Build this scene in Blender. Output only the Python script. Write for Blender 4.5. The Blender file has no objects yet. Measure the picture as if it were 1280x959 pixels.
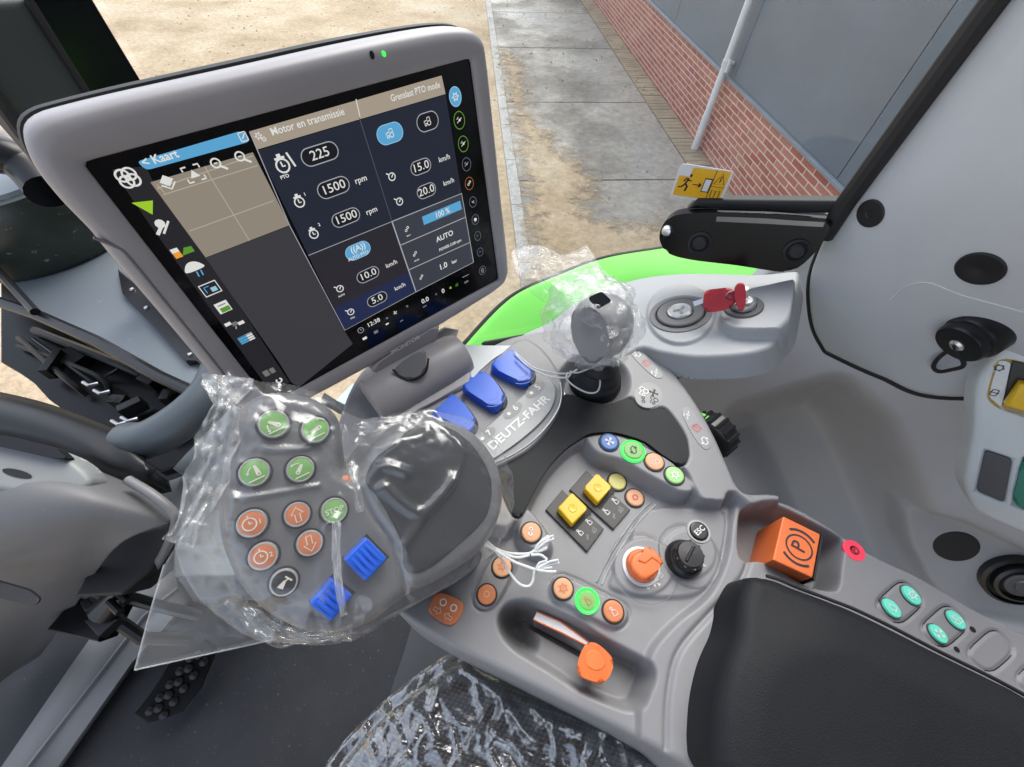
# Tractor cab armrest: built in metres from one photograph
EXPO = 1.5; SKYS = .14; SUNS = 0.7; SUNAZ = 20.0; SHADE_ROOF = True
GLOW = 2.0 ** -EXPO * .92         # the display and lamps, set against the exposure
import bpy, bmesh, math, random
import numpy as np
from mathutils import Vector, noise
random.seed(7)
C = bpy.context.scene.collection
SC = bpy.context.scene
H = 2.5                         # camera height over the yard
FOC = 512.0; CX = 640.0; CY = 479.5

def vnorm(v):
    v = np.array(v, float); return v / np.linalg.norm(v)
_D = vnorm((-18, 372.5, FOC))
_F = np.array([-62, -706.5, FOC]); _F = vnorm(_F - _F.dot(_D) * _D)
_R = np.cross(_D, _F); _R = _R if _R[0] > 0 else -_R
CAM = np.array([0, 0, H])
def ray(p):
    c = np.array([p[0] - CX, p[1] - CY, FOC])
    return np.array([c @ _R, c @ _F, -(c @ _D)])
class Plane:
    def __init__(s, p0, n, u=None):
        s.p0 = np.array(p0, float); s.n = vnorm(n)
        u = np.array(u if u is not None else (1, 0, 0), float)
        if abs(vnorm(u) @ s.n) > .95: u = np.array((0, 1, 0.))
        s.u = vnorm(u - (u @ s.n) * s.n); s.v = np.cross(s.n, s.u)
    def px(s, p, h=0.0):
        r = ray(p); t = ((s.p0 + s.n * h - CAM) @ s.n) / (r @ s.n)
        return CAM + r * t
    def loc(s, p, h=0.0):
        q = s.px(p, h) - s.p0; return np.array([q @ s.u, q @ s.v])
    def l3(s, q):
        q = np.array(q) - s.p0; return np.array([q @ s.u, q @ s.v])
    def at(s, a, b, h=0.0):
        return s.p0 + s.u * a + s.v * b + s.n * h
def HOR(d): return Plane((0, 0, H - d), (0, 0, 1))
def P(p, d): return HOR(d).px(p)
def PR(p, r): return CAM + vnorm(ray(p)) * r
TF = vnorm((-.86, .51, 0)); TR = vnorm((.51, .86, 0)); UP = np.array([0, 0, 1.])
WIN = Plane(CAM + TR * .487, -TR, TF)          # the plane of the cab's side window
def W(p, k=1.0):
    r = ray(p); return CAM + r * (.487 * k / (r @ TR))

# ------------------------------------------------------------------ curves and outlines
def cr(pts, n=6, closed=True):
    pts = [np.array(p, float) for p in pts]; N = len(pts); out = []
    rng = range(N if closed else N - 1)
    for i in rng:
        if closed: p0, p1, p2, p3 = pts[i - 1], pts[i], pts[(i + 1) % N], pts[(i + 2) % N]
        else: p0, p1, p2, p3 = pts[max(i - 1, 0)], pts[i], pts[i + 1], pts[min(i + 2, N - 1)]
        for k in range(n):
            t = k / n
            out.append(.5 * (2 * p1 + (p2 - p0) * t + (2 * p0 - 5 * p1 + 4 * p2 - p3) * t * t + (3 * p1 - p0 - 3 * p2 + p3) * t ** 3))
    if not closed: out.append(pts[-1])
    return out
def rounded(pts, r, n=5):
    """corner-rounded polygon (same units as pts)"""
    pts = [np.array(p, float) for p in pts]; N = len(pts); out = []
    for i in range(N):
        a, b, c = pts[i - 1], pts[i], pts[(i + 1) % N]
        ra = min(r, .45 * np.linalg.norm(a - b), .45 * np.linalg.norm(c - b))
        p = b + vnorm(a - b) * ra; q = b + vnorm(c - b) * ra
        for k in range(n + 1):
            t = k / n; out.append((1 - t) ** 2 * p + 2 * t * (1 - t) * b + t * t * q)
    return out
def circ(c, r, n=32, ry=None, a0=0):
    ry = r if ry is None else ry
    return [(c[0] + r * math.cos(a0 + 2 * math.pi * k / n), c[1] + ry * math.sin(a0 + 2 * math.pi * k / n)) for k in range(n)]
def sdf(X, Y, poly):
    """signed distance (positive inside) of arrays X, Y to a polygon"""
    poly = np.array(poly, float); best = np.full(X.shape, 1e18); ins = np.zeros(X.shape, bool)
    for i in range(len(poly)):
        x0, y0 = poly[i - 1]; x1, y1 = poly[i]
        dx, dy = x1 - x0, y1 - y0; L = dx * dx + dy * dy
        if L < 1e-16: continue
        t = np.clip(((X - x0) * dx + (Y - y0) * dy) / L, 0, 1)
        best = np.minimum(best, (X - x0 - t * dx) ** 2 + (Y - y0 - t * dy) ** 2)
        c = (y0 > Y) != (y1 > Y)
        if abs(dy) > 1e-15: ins ^= c & (X < dx * (Y - y0) / dy + x0)
    d = np.sqrt(best); return np.where(ins, d, -d)
def dline(X, Y, pts):
    best = np.full(X.shape, 1e18); pts = np.array(pts, float)
    for i in range(1, len(pts)):
        x0, y0 = pts[i - 1]; x1, y1 = pts[i]; dx, dy = x1 - x0, y1 - y0; L = dx * dx + dy * dy + 1e-18
        t = np.clip(((X - x0) * dx + (Y - y0) * dy) / L, 0, 1)
        best = np.minimum(best, (X - x0 - t * dx) ** 2 + (Y - y0 - t * dy) ** 2)
    return np.sqrt(best)
def sstep(t):
    t = np.clip(t, 0, 1); return t * t * (3 - 2 * t)

# ------------------------------------------------------------------ objects
ORG = {}
def org(o): return ORG.get(o.name, np.zeros(3))
def tag(o, label=None, cat=None, group=None, kind=None):
    if label: o['label'] = label
    if cat: o['category'] = cat
    if group: o['group'] = group
    if kind: o['kind'] = kind
    return o
def thing(name, loc, label, cat, group=None):
    o = bpy.data.objects.new(name, None); C.objects.link(o); o.empty_display_size = .02
    o.location = tuple(loc); ORG[o.name] = np.array(loc, float)
    return tag(o, label, cat, group, 'thing')
_TX = {}
def text_geo(s, bold=0.0):
    if (s, bold) in _TX: return _TX[(s, bold)]
    cu = bpy.data.curves.new('t', 'FONT'); cu.body = s; cu.size = 1; cu.align_x = 'CENTER'; cu.align_y = 'CENTER'; cu.resolution_u = 3; cu.offset = bold
    ob = bpy.data.objects.new('t', cu); C.objects.link(ob)
    dg = bpy.context.evaluated_depsgraph_get(); me = bpy.data.meshes.new_from_object(ob.evaluated_get(dg))
    v = [(w.co.x, w.co.y) for w in me.vertices]; f = [tuple(p.vertices) for p in me.polygons]
    bpy.data.objects.remove(ob); bpy.data.meshes.remove(me); bpy.data.curves.remove(cu)
    _TX[(s, bold)] = (v, f); return v, f
class Fr:
    """a little drawing frame: origin, u, v, n and a scale"""
    def __init__(s, o, u, v, n, k=1.0): s.o, s.u, s.v, s.n, s.k = map(lambda q: np.array(q, float), (o, u, v, n, k))
    def at(s, a, b, h=0.0): return s.o + s.u * (a * s.k) + s.v * (b * s.k) + s.n * h
    def sc(s, k): return Fr(s.o, s.u, s.v, s.n, s.k * k)
    def up(s, h): return Fr(s.o + s.n * h, s.u, s.v, s.n, s.k)
    def mv(s, a, b, rot=0.0):
        c, q = math.cos(rot), math.sin(rot)
        return Fr(s.at(a, b), s.u * c + s.v * q, s.v * c - s.u * q, s.n, s.k)
def pfr(pl, c, d=(1, 0), h=0.0):
    """frame on plane pl at pixel c, its u along pixel direction d; unit = one photo pixel's worth of metres along u"""
    o = pl.px(c, h); q = pl.px((c[0] + d[0], c[1] + d[1]), h) - o
    k = np.linalg.norm(q) / math.hypot(*d); u = vnorm(q); return Fr(o, u, np.cross(pl.n, u), pl.n, k)

class MB:
    def __init__(s): s.v, s.f, s.m, s.mats, s.wn = [], [], [], [], False
    def mi(s, mat):
        if mat not in s.mats: s.mats.append(mat)
        return s.mats.index(mat)
    def add(s, verts, faces, mat):
        b = len(s.v); s.v += [np.array(q, float) for q in verts]; i = s.mi(mat)
        for f in faces: s.f.append(tuple(b + k for k in f)); s.m.append(i)
        return s
    def prism(s, poly, n, depth, mat, bev=0.0, seg=3):
        """poly: 3-D points of the top outline; extruded by depth against n, its top edge rounded by bev"""
        poly = [np.array(p, float) for p in poly]; n = vnorm(n)
        a = sum((np.cross(poly[i - 1] - poly[0], poly[i] - poly[0]) for i in range(len(poly))), np.zeros(3)) @ n
        if a < 0: poly = poly[::-1]
        bm = bmesh.new(); top = [bm.verts.new(p) for p in poly]; bot = [bm.verts.new(p - n * depth) for p in poly]
        N = len(poly); ft = bm.faces.new(top); bm.faces.new(bot[::-1])
        for i in range(N): bm.faces.new((top[i - 1], bot[i - 1], bot[i], top[i]))
        if bev > 0:
            s.wn = True
            bmesh.ops.bevel(bm, geom=list(ft.edges), offset=bev, segments=seg, profile=.5, affect='EDGES', clamp_overlap=True)
        bmesh.ops.triangulate(bm, faces=[f for f in bm.faces if len(f.verts) > 4])
        bm.verts.index_update(); s.add([v.co for v in bm.verts], [[v.index for v in f.verts] for f in bm.faces], mat); bm.free(); return s
    def flat(s, poly, mat):
        poly = [np.array(p, float) for p in poly]; bm = bmesh.new(); bm.faces.new([bm.verts.new(p) for p in poly])
        bmesh.ops.triangulate(bm, faces=bm.faces[:]); bm.verts.index_update()
        s.add([v.co for v in bm.verts], [[v.index for v in f.verts] for f in bm.faces], mat); bm.free(); return s
    def ribbon(s, fr, pts, w, mat, closed=False, h=0.0, th=0.0):
        """flat line of width w (frame units) through 2-D pts"""
        P2 = [np.array(p, float) for p in pts]; N = len(P2); L, Rr = [], []
        for i in range(N):
            a = P2[i - 1] if (i or closed) else P2[i]; b = P2[(i + 1) % N] if (i < N - 1 or closed) else P2[i]
            t = b - a; l = np.hypot(*t); t = t / l if l > 1e-12 else np.array([1, 0.]); nn = np.array([-t[1], t[0]]) * w / 2
            L.append(P2[i] + nn); Rr.append(P2[i] - nn)
        vs = [fr.at(p[0], p[1], h) for p in L] + [fr.at(p[0], p[1], h) for p in Rr]
        fs = [(i, i + N, (i + 1) % N + N, (i + 1) % N) for i in range(N if closed else N - 1)]
        return s.add(vs, fs, mat)
    def poly(s, fr, pts, mat, h=0.0): return s.flat([fr.at(p[0], p[1], h) for p in pts], mat)
    def text(s, fr, body, size, mat, h=0.0, x=0, y=0, bold=0.0, sx=1.0):
        v, f = text_geo(body, bold); return s.add([fr.at(x + p[0] * size * sx, y + p[1] * size, h) for p in v], f, mat)
    def lathe(s, o, n, prof, mat, seg=32, u=None, sq=1.0):
        """prof: (radius, height) pairs; closes at the axis where the radius is 0"""
        pl = Plane(o, n, u); vs = []; fs = []
        for r, h in prof:
            for k in range(seg):
                a = 2 * math.pi * k / seg; vs.append(pl.at(r * math.cos(a), r * sq * math.sin(a), h))
        for i in range(len(prof) - 1):
            for k in range(seg):
                j = (k + 1) % seg; fs.append((i * seg + k, i * seg + j, (i + 1) * seg + j, (i + 1) * seg + k))
        if prof[0][0] > 0: fs.append(tuple(range(seg - 1, -1, -1)))
        if prof[-1][0] > 0: fs.append(tuple((len(prof) - 1) * seg + k for k in range(seg)))
        return s.add(vs, fs, mat)
    def tube(s, pts, r, mat, seg=10, cap=True):
        pts = [np.array(p, float) for p in pts]; N = len(pts); vs = []; fs = []; rr = r if hasattr(r, '__len__') else [r] * N
        up = np.array([0.13, .21, .97]); pu = None
        for i in range(N):
            t = vnorm(pts[min(i + 1, N - 1)] - pts[max(i - 1, 0)])
            u = (pu if pu is not None else up); u = u - (u @ t) * t
            if np.linalg.norm(u) < 1e-6: u = np.cross(t, (1, 0, 0))
            u = vnorm(u); pu = u; w = np.cross(t, u)
            for k in range(seg):
                a = 2 * math.pi * k / seg; vs.append(pts[i] + (u * math.cos(a) + w * math.sin(a)) * rr[i])
        for i in range(N - 1):
            for k in range(seg):
                j = (k + 1) % seg; fs.append((i * seg + k, i * seg + j, (i + 1) * seg + j, (i + 1) * seg + k))
        if cap: fs += [tuple(range(seg - 1, -1, -1)), tuple((N - 1) * seg + k for k in range(seg))]
        return s.add(vs, fs, mat)
    def grid(s, G, mat):
        n, m = len(G), len(G[0]); g = np.array(G); c = np.cross(g[1:, :-1] - g[:-1, :-1], g[:-1, 1:] - g[:-1, :-1])
        if (c * (CAM - g[:-1, :-1])).sum() > 0: G = [r[::-1] for r in G]      # faces look towards the room
        return s.add([p for r in G for p in r], [(i * m + j, i * m + j + 1, (i + 1) * m + j + 1, (i + 1) * m + j) for i in range(n - 1) for j in range(m - 1)], mat)
    def box(s, o, u, v, n, a, b, c, mat, bev=0.0):
        """centre of the top face o, half sizes a, b, thickness c"""
        u, v, n = vnorm(u), vnorm(v), vnorm(n); o = np.array(o, float)
        return s.prism([o - u * a - v * b, o + u * a - v * b, o + u * a + v * b, o - u * a + v * b], n, c, mat, bev)
    def build(s, name, parent=None, ang=35, smooth=True, thick=0.0, bevel=0.0):
        me = bpy.data.meshes.new(name); off = org(parent) if parent is not None else np.zeros(3)
        if parent is None and len(s.v):
            off = np.array(s.v).mean(0)
        me.from_pydata([tuple(q - off) for q in s.v], [], s.f)
        for m in s.mats: me.materials.append(m)
        me.polygons.foreach_set('material_index', s.m)
        me.polygons.foreach_set('use_smooth', [smooth] * len(me.polygons)); me.validate(); me.update()
        if smooth and ang < 180: me.set_sharp_from_angle(angle=math.radians(ang))
        o = bpy.data.objects.new(name, me); C.objects.link(o)
        if parent is not None: o.parent = parent; ORG[o.name] = off
        else: o.location = tuple(off); ORG[o.name] = off
        if s.wn and smooth:
            w = o.modifiers.new('w', 'WEIGHTED_NORMAL'); w.mode = 'FACE_AREA'; w.weight = 100; w.keep_sharp = True
        if thick:
            md = o.modifiers.new('s', 'SOLIDIFY'); md.thickness = thick; md.offset = -1
        return o
def cr_grid(rows, nu, nv):
    rows = [cr(r, nu, False) for r in rows]; cols = list(zip(*rows)); cols = [cr(c, nv, False) for c in cols]
    return [list(r) for r in zip(*cols)]

class HF:
    """a moulded height field on a plane: polygon layers with soft edges, outline with a rounded rim and side wall"""
    def __init__(s, pl, outline, res, rim=.004, wall=.03, wallw=.006, margin=0.0):
        s.pl, s.res = pl, res; s.out = np.array([pl.l3(p) for p in outline]); lo = s.out.min(0) - wallw - 3 * res; hi = s.out.max(0) + wallw + 3 * res
        s.a = np.arange(lo[0], hi[0], res); s.b = np.arange(lo[1], hi[1], res)
        s.X, s.Y = np.meshgrid(s.a, s.b, indexing='ij'); s.Z = np.zeros(s.X.shape); s.rim, s.wall, s.wallw = rim, wall, wallw
    def _sub(s, q, m):
        q = np.array(q); lo = q.min(0) - m; hi = q.max(0) + m
        i0, i1 = np.searchsorted(s.a, lo[0]), np.searchsorted(s.a, hi[0]); j0, j1 = np.searchsorted(s.b, lo[1]), np.searchsorted(s.b, hi[1])
        return slice(max(i0, 0), i1), slice(max(j0, 0), j1)
    def layer(s, poly, h, w=.004, bias=.5, add=False):
        q = [s.pl.l3(p) for p in poly]; sl = s._sub(q, w + s.res * 2)
        X, Y = s.X[sl], s.Y[sl]
        if X.size == 0: return s
        t = sstep(sdf(X, Y, q) / w + bias); s.Z[sl] = s.Z[sl] + t * h if add else s.Z[sl] * (1 - t) + h * t; return s
    def dome(s, poly, h, w, add=True):
        q = [s.pl.l3(p) for p in poly]; sl = s._sub(q, s.res * 2); X, Y = s.X[sl], s.Y[sl]
        t = np.clip(sdf(X, Y, q) / w, 0, 1); s.Z[sl] += h * np.sqrt(np.clip(1 - (1 - t) ** 2, 0, 1)); return s
    def groove(s, pts, depth, w, h=0.0):
        q = [s.pl.l3(p) for p in pts]; sl = s._sub(q, w * 3); X, Y = s.X[sl], s.Y[sl]
        s.Z[sl] -= depth * np.exp(-(dline(X, Y, q) / w) ** 2); return s
    def func(s, fn): s.Z = s.Z + fn(s.X, s.Y); return s
    def sample(s, a, b):
        i = np.clip((a - s.a[0]) / s.res, 0, len(s.a) - 1.001); j = np.clip((b - s.b[0]) / s.res, 0, len(s.b) - 1.001)
        i0, j0 = int(i), int(j); fi, fj = i - i0, j - j0; Z = s.Z
        return float(Z[i0, j0] * (1 - fi) * (1 - fj) + Z[i0 + 1, j0] * fi * (1 - fj) + Z[i0, j0 + 1] * (1 - fi) * fj + Z[i0 + 1, j0 + 1] * fi * fj)
    def hgt(s, p):
        h = 0.0
        for _ in range(6): h = s.sample(*s.pl.loc(p, h))
        return h
    def frame(s, p, d=(1, 0), lift=0.0): return pfr(s.pl, p, d, s.hgt(p) + lift)
    def mesh(s, mb, mat, hole=None):
        d = sdf(s.X, s.Y, s.out); r = s.rim
        Z = s.Z.copy()
        if r > 0:
            q = np.clip(d, 0, r); Z -= np.where(d < r, r - np.sqrt(np.clip(r * r - (r - q) ** 2, 0, None)), 0)
        Z = np.where(d < 0, Z - s.wall * np.clip(-d / s.wallw, 0, 1), Z)
        ga, gb = np.gradient(d, s.res); gl = np.hypot(ga, gb) + 1e-9; lim = -s.wallw if s.wall > .003 else 0.0
        mv = np.clip(lim - d, 0, 3 * s.res); PXX = s.X + ga / gl * mv; PYY = s.Y + gb / gl * mv        # clean cut edge
        keep = d > lim - 1.45 * s.res
        if hole is not None:
            keep &= ~(sdf(s.X, s.Y, [s.pl.l3(p) for p in hole[0]]) > 0)
        idx = -np.ones(s.X.shape, int); idx[keep] = np.arange(keep.sum())
        I, J = np.nonzero(keep); V = s.pl.p0[None] + PXX[I, J][:, None] * s.pl.u + PYY[I, J][:, None] * s.pl.v + Z[I, J][:, None] * s.pl.n
        a, b, c, e = idx[:-1, :-1], idx[1:, :-1], idx[1:, 1:], idx[:-1, 1:]
        ok = (a >= 0) & (b >= 0) & (c >= 0) & (e >= 0); F = np.stack([a[ok], b[ok], c[ok], e[ok]], 1)
        mb.add(list(V), F.tolist(), mat); return mb

# ------------------------------------------------------------------ materials
def lin(c):
    return tuple(((x / 255) / 12.92 if x / 255 < .04045 else ((x / 255 + .055) / 1.055) ** 2.4) for x in c)
def new_mat(name):
    m = bpy.data.materials.new(name); m.use_nodes = True; nt = m.node_tree; b = nt.nodes['Principled BSDF']; return m, nt, b
def nd(nt, t, **kw):
    n = nt.nodes.new(t)
    for k, v in kw.items():
        if k.startswith('_'): setattr(n, k[1:], v)
        else: n.inputs[k.replace('__', ' ')].default_value = v
    return n
def pmat(name, col, rough=.5, metal=0.0, var=.12, vs=18.0, bump=.0, bs=900.0, spec=.5, coat=0.0, emit=None, es=0.0, grain='noise', dirt=0.0):
    m, nt, b = new_mat(name); L = nt.links
    b.inputs['Roughness'].default_value = rough; b.inputs['Metallic'].default_value = metal; b.inputs['Specular IOR Level'].default_value = spec
    b.inputs['Coat Weight'].default_value = coat; b.inputs['Coat Roughness'].default_value = .08
    tc = nd(nt, 'ShaderNodeTexCoord'); n1 = nd(nt, 'ShaderNodeTexNoise', Scale=vs, Detail=5.0, Roughness=.6); L.new(tc.outputs['Object'], n1.inputs['Vector'])
    mr = nd(nt, 'ShaderNodeMapRange'); mr.inputs['From Min'].default_value = .3; mr.inputs['From Max'].default_value = .7
    mr.inputs['To Min'].default_value = 1 - var; mr.inputs['To Max'].default_value = 1 + var; L.new(n1.outputs['Fac'], mr.inputs['Value'])
    mx = nd(nt, 'ShaderNodeVectorMath', _operation='SCALE'); mx.inputs[0].default_value = col[:3]; L.new(mr.outputs['Result'], mx.inputs['Scale'])
    last = mx.outputs['Vector']
    if dirt > 0:
        n2 = nd(nt, 'ShaderNodeTexNoise', Scale=vs * 14, Detail=3.0); L.new(tc.outputs['Object'], n2.inputs['Vector'])
        r2 = nd(nt, 'ShaderNodeValToRGB'); r2.color_ramp.elements[0].position = .66; r2.color_ramp.elements[1].position = .74; L.new(n2.outputs['Fac'], r2.inputs['Fac'])
        sc = nd(nt, 'ShaderNodeMath', _operation='MULTIPLY'); sc.inputs[1].default_value = dirt; L.new(r2.outputs['Color'], sc.inputs[0])
        mc = nd(nt, 'ShaderNodeMix', _data_type='RGBA'); mc.inputs['B'].default_value = (.42, .39, .34, 1); L.new(sc.outputs[0], mc.inputs['Factor']); L.new(last, mc.inputs['A']); last = mc.outputs['Result']
    L.new(last, b.inputs['Base Color'])
    rr = nd(nt, 'ShaderNodeMapRange'); rr.inputs['To Min'].default_value = max(rough - .08, .02); rr.inputs['To Max'].default_value = min(rough + .08, 1); L.new(n1.outputs['Fac'], rr.inputs['Value']); L.new(rr.outputs['Result'], b.inputs['Roughness'])
    if bump > 0:
        if grain == 'noise': t = nd(nt, 'ShaderNodeTexNoise', Scale=bs, Detail=2.0); o = t.outputs['Fac']
        else: t = nd(nt, 'ShaderNodeTexVoronoi', Scale=bs, _feature='DISTANCE_TO_EDGE'); o = t.outputs['Distance']
        L.new(tc.outputs['Object'], t.inputs['Vector']); bp = nd(nt, 'ShaderNodeBump', Strength=bump, Distance=.0006); L.new(o, bp.inputs['Height']); L.new(bp.outputs['Normal'], b.inputs['Normal'])
    if emit is not None:
        b.inputs['Emission Color'].default_value = (*emit[:3], 1); b.inputs['Emission Strength'].default_value = es * GLOW
    return m
def emat(name, rgb, s=1.0):
    """a lit pixel colour of the display"""
    m, nt, b = new_mat(name); c = lin(rgb); b.inputs['Base Color'].default_value = (0.004, .004, .005, 1); b.inputs['Roughness'].default_value = .35
    b.inputs['Specular IOR Level'].default_value = .2
    b.inputs['Emission Color'].default_value = (*c, 1); b.inputs['Emission Strength'].default_value = s * GLOW; return m
def film_mat(name, haze=.07, gl=1.0, rough=.12, bs=60.0, bst=.5, tint=(1, 1, 1)):
    m, nt, b = new_mat(name); L = nt.links; nt.nodes.remove(b); out = nt.nodes['Material Output']
    tr = nd(nt, 'ShaderNodeBsdfTransparent'); tr.inputs['Color'].default_value = (*tint, 1)
    g = nd(nt, 'ShaderNodeBsdfGlossy', Roughness=rough); g.inputs['Color'].default_value = (1, 1, 1, 1)
    df = nd(nt, 'ShaderNodeBsdfDiffuse'); df.inputs['Color'].default_value = (.8, .83, .86, 1)
    fr = nd(nt, 'ShaderNodeLayerWeight', Blend=.5); pw = nd(nt, 'ShaderNodeMath', _operation='POWER'); pw.inputs[1].default_value = 4.0
    mu = nd(nt, 'ShaderNodeMapRange'); mu.inputs['To Min'].default_value = .045 * gl; mu.inputs['To Max'].default_value = .26 * gl      # reflection grows towards grazing
    tc = nd(nt, 'ShaderNodeTexCoord'); n = nd(nt, 'ShaderNodeTexNoise', Scale=bs, Detail=3.0, Distortion=1.2); L.new(tc.outputs['Object'], n.inputs['Vector'])
    bp = nd(nt, 'ShaderNodeBump', Strength=bst, Distance=.004); L.new(n.outputs['Fac'], bp.inputs['Height'])
    L.new(bp.outputs['Normal'], g.inputs['Normal']); L.new(bp.outputs['Normal'], fr.inputs['Normal']); L.new(fr.outputs['Facing'], pw.inputs[0]); L.new(pw.outputs[0], mu.inputs['Value'])
    m1 = nd(nt, 'ShaderNodeMixShader', Fac=haze); m2 = nd(nt, 'ShaderNodeMixShader')
    L.new(tr.outputs[0], m1.inputs[1]); L.new(df.outputs[0], m1.inputs[2]); L.new(mu.outputs[0], m2.inputs['Fac']); L.new(m1.outputs[0], m2.inputs[1]); L.new(g.outputs[0], m2.inputs[2]); L.new(m2.outputs[0], out.inputs['Surface'])
    return m
# ================================================================== render, camera, light
SC.render.resolution_x = 1024; SC.render.resolution_y = 767
SC.cycles.use_denoising = True; SC.cycles.transparent_max_bounces = 16; SC.cycles.max_bounces = 10
SC.view_settings.view_transform = 'Standard'; SC.view_settings.look = 'None'; SC.view_settings.gamma = 1; SC.view_settings.exposure = EXPO
cam = bpy.data.cameras.new('camera'); cam.sensor_width = 36; cam.lens = 36 * FOC / 1280; cam.clip_start = .01; cam.clip_end = 500
co = bpy.data.objects.new('camera', cam); C.objects.link(co)
from mathutils import Matrix
# photo axes: right, down, forward expressed in the world
ex = np.array([_R[0], _F[0], -_D[0]]); ey = np.array([_R[1], _F[1], -_D[1]]); ez = np.array([_R[2], _F[2], -_D[2]])
M = Matrix(((ex[0], -ey[0], -ez[0], 0), (ex[1], -ey[1], -ez[1], 0), (ex[2], -ey[2], -ez[2], H), (0, 0, 0, 1)))
co.matrix_world = M; SC.camera = co
wd = bpy.data.worlds.new('World'); SC.world = wd; wd.use_nodes = True; nt = wd.node_tree
sky = nt.nodes.new('ShaderNodeTexSky'); sky.sky_type = 'NISHITA'; sky.sun_disc = False
SUN_EL, SUN_AZ = math.radians(52), math.radians(SUNAZ)          # azimuth measured from +Y towards +X
sky.sun_elevation = SUN_EL; sky.sun_rotation = SUN_AZ; sky.dust_density = 3.0; sky.ozone_density = .6
hs = nt.nodes.new('ShaderNodeHueSaturation'); hs.inputs['Saturation'].default_value = .55     # thin overcast
nt.links.new(sky.outputs[0], hs.inputs['Color']); bg = nt.nodes['Background']; nt.links.new(hs.outputs[0], bg.inputs['Color']); bg.inputs['Strength'].default_value = SKYS
sl = bpy.data.lights.new('sun', 'SUN'); sl.energy = SUNS; sl.angle = math.radians(48); sl.color = (1, .975, .94)
so = bpy.data.objects.new('sun', sl); C.objects.link(so)
sd = Vector((math.sin(SUN_AZ) * math.cos(SUN_EL), math.cos(SUN_AZ) * math.cos(SUN_EL), math.sin(SUN_EL)))
so.rotation_euler = sd.to_track_quat('Z', 'Y').to_euler(); so.location = (0, 0, 12)

# ================================================================== materials of the cab
M_GREY = pmat('console_grey_plastic', (.245, .244, .256), .46, var=.05, vs=14, bump=.12, bs=1500, dirt=.16)
M_GREY2 = pmat('joystick_grey_plastic', (.145, .146, .157), .42, var=.05, vs=14, bump=.10, bs=1500)
M_LGREY = pmat('light_grey_plastic', (.54, .56, .585), .5, var=.035, vs=9, bump=.08, bs=1300, dirt=.05)
M_MGREY = pmat('mid_grey_plastic', (.25, .255, .27), .5, var=.05, vs=8, bump=.08, bs=1300, dirt=.06)
M_BEZEL = pmat('bezel_grey_plastic', (.34, .325, .342), .4, var=.04, vs=14, bump=.07, bs=1500)
M_DARK = pmat('dark_soft_touch', (.0105, .012, .0155), .55, var=.10, vs=24, bump=.2, bs=1800, spec=.28)
M_LEATH = pmat('dark_armrest_leather', (.0095, .0105, .0135), .6, var=.12, vs=20, bump=.4, bs=620, grain='voronoi', spec=.26)
M_BLACK = pmat('black_plastic', (.010, .010, .012), .32, var=.12, vs=20, bump=.05, bs=900)
M_BLACKM = pmat('matt_black_rubber', (.012, .012, .014), .6, var=.15, vs=20, bump=.1, bs=900)
M_GLOSS = pmat('gloss_black_paint', (.005, .005, .006), .2, var=.08, vs=12, spec=.22)
M_WHITE = pmat('white_print', (.74, .75, .77), .45, var=.02)
M_WALL = pmat('wall_grey_plastic', (.33, .34, .36), .5, var=.05, vs=8, bump=.08, bs=1300, dirt=.08)
M_RING = pmat('dial_grey_plastic', (.125, .125, .132), .45, var=.05, vs=20)
M_CHROME = pmat('brushed_chrome', (.68, .69, .71), .32, metal=1, var=.04, vs=60)
M_SHELF = pmat('shelf_grey_plastic', (.34, .352, .372), .5, var=.035, vs=9, bump=.08, bs=1300, dirt=.06)
M_SILVER = pmat('silver_trim', (.55, .57, .60), .3, metal=.8, var=.05)
M_BLUE = pmat('blue_lever_plastic', (.028, .125, .66), .36, var=.05, vs=20)
M_YEL = pmat('yellow_switch_plastic', (.80, .49, .014), .35, var=.05, vs=25)
M_ORA = pmat('orange_plastic', (.80, .17, .040), .4, var=.06, vs=25)
M_OBTN = pmat('orange_button_rubber', (.62, .21, .085), .45, var=.06, vs=60)
M_OBT2 = pmat('pale_orange_button_rubber', (.70, .36, .19), .45, var=.05, vs=60)
M_OJOY = pmat('deep_orange_button_rubber', (.62, .19, .075), .42, var=.06, vs=60)
M_GBTN = pmat('green_button_rubber', (.19, .44, .12), .42, var=.05, vs=60)
M_GBT2 = pmat('pale_green_button_rubber', (.33, .60, .22), .42, var=.05, vs=60)
M_BBTN = pmat('blue_button_rubber', (.06, .17, .48), .4, var=.05, vs=60)
M_YBTN = pmat('pale_yellow_button_rubber', (.66, .60, .19), .42, var=.05, vs=60)
M_TBTN = pmat('lit_turquoise_button', (.13, .60, .47), .4, var=.08, vs=90, emit=(.10, .75, .55), es=.30)
M_BRIM = pmat('button_rim_grey', (.42, .42, .43), .35, var=.05, vs=60)
M_GLED = pmat('green_led_ring', (.05, .6, .08), .3, emit=(.04, 1.0, .10), es=1.3)
M_RLED = pmat('red_led_lamp', (.7, .05, .09), .3, emit=(1.0, .03, .10), es=.4)
M_REDP = pmat('red_key_plastic', (.42, .018, .030), .4, var=.08, vs=60, bump=.2, bs=900)
M_STK = pmat('sticker_yellow', (.83, .45, .012), .42, var=.04, vs=30)
M_GREEN = pmat('green_paint', (.19, .66, .105), .55, var=.03, vs=6, spec=.3)
M_FLOOR = pmat('dark_floor_rubber', (.019, .0205, .0245), .55, var=.22, vs=11, bump=.25, bs=240, dirt=.14, spec=.3)
M_DASH = pmat('dark_grey_dash_plastic', (.085, .085, .091), .5, var=.06, vs=9, bump=.1, bs=1200)
M_STRING = pmat('white_cotton_string', (.72, .74, .76), .8, var=.05, vs=200, bump=.5, bs=1600)

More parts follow.
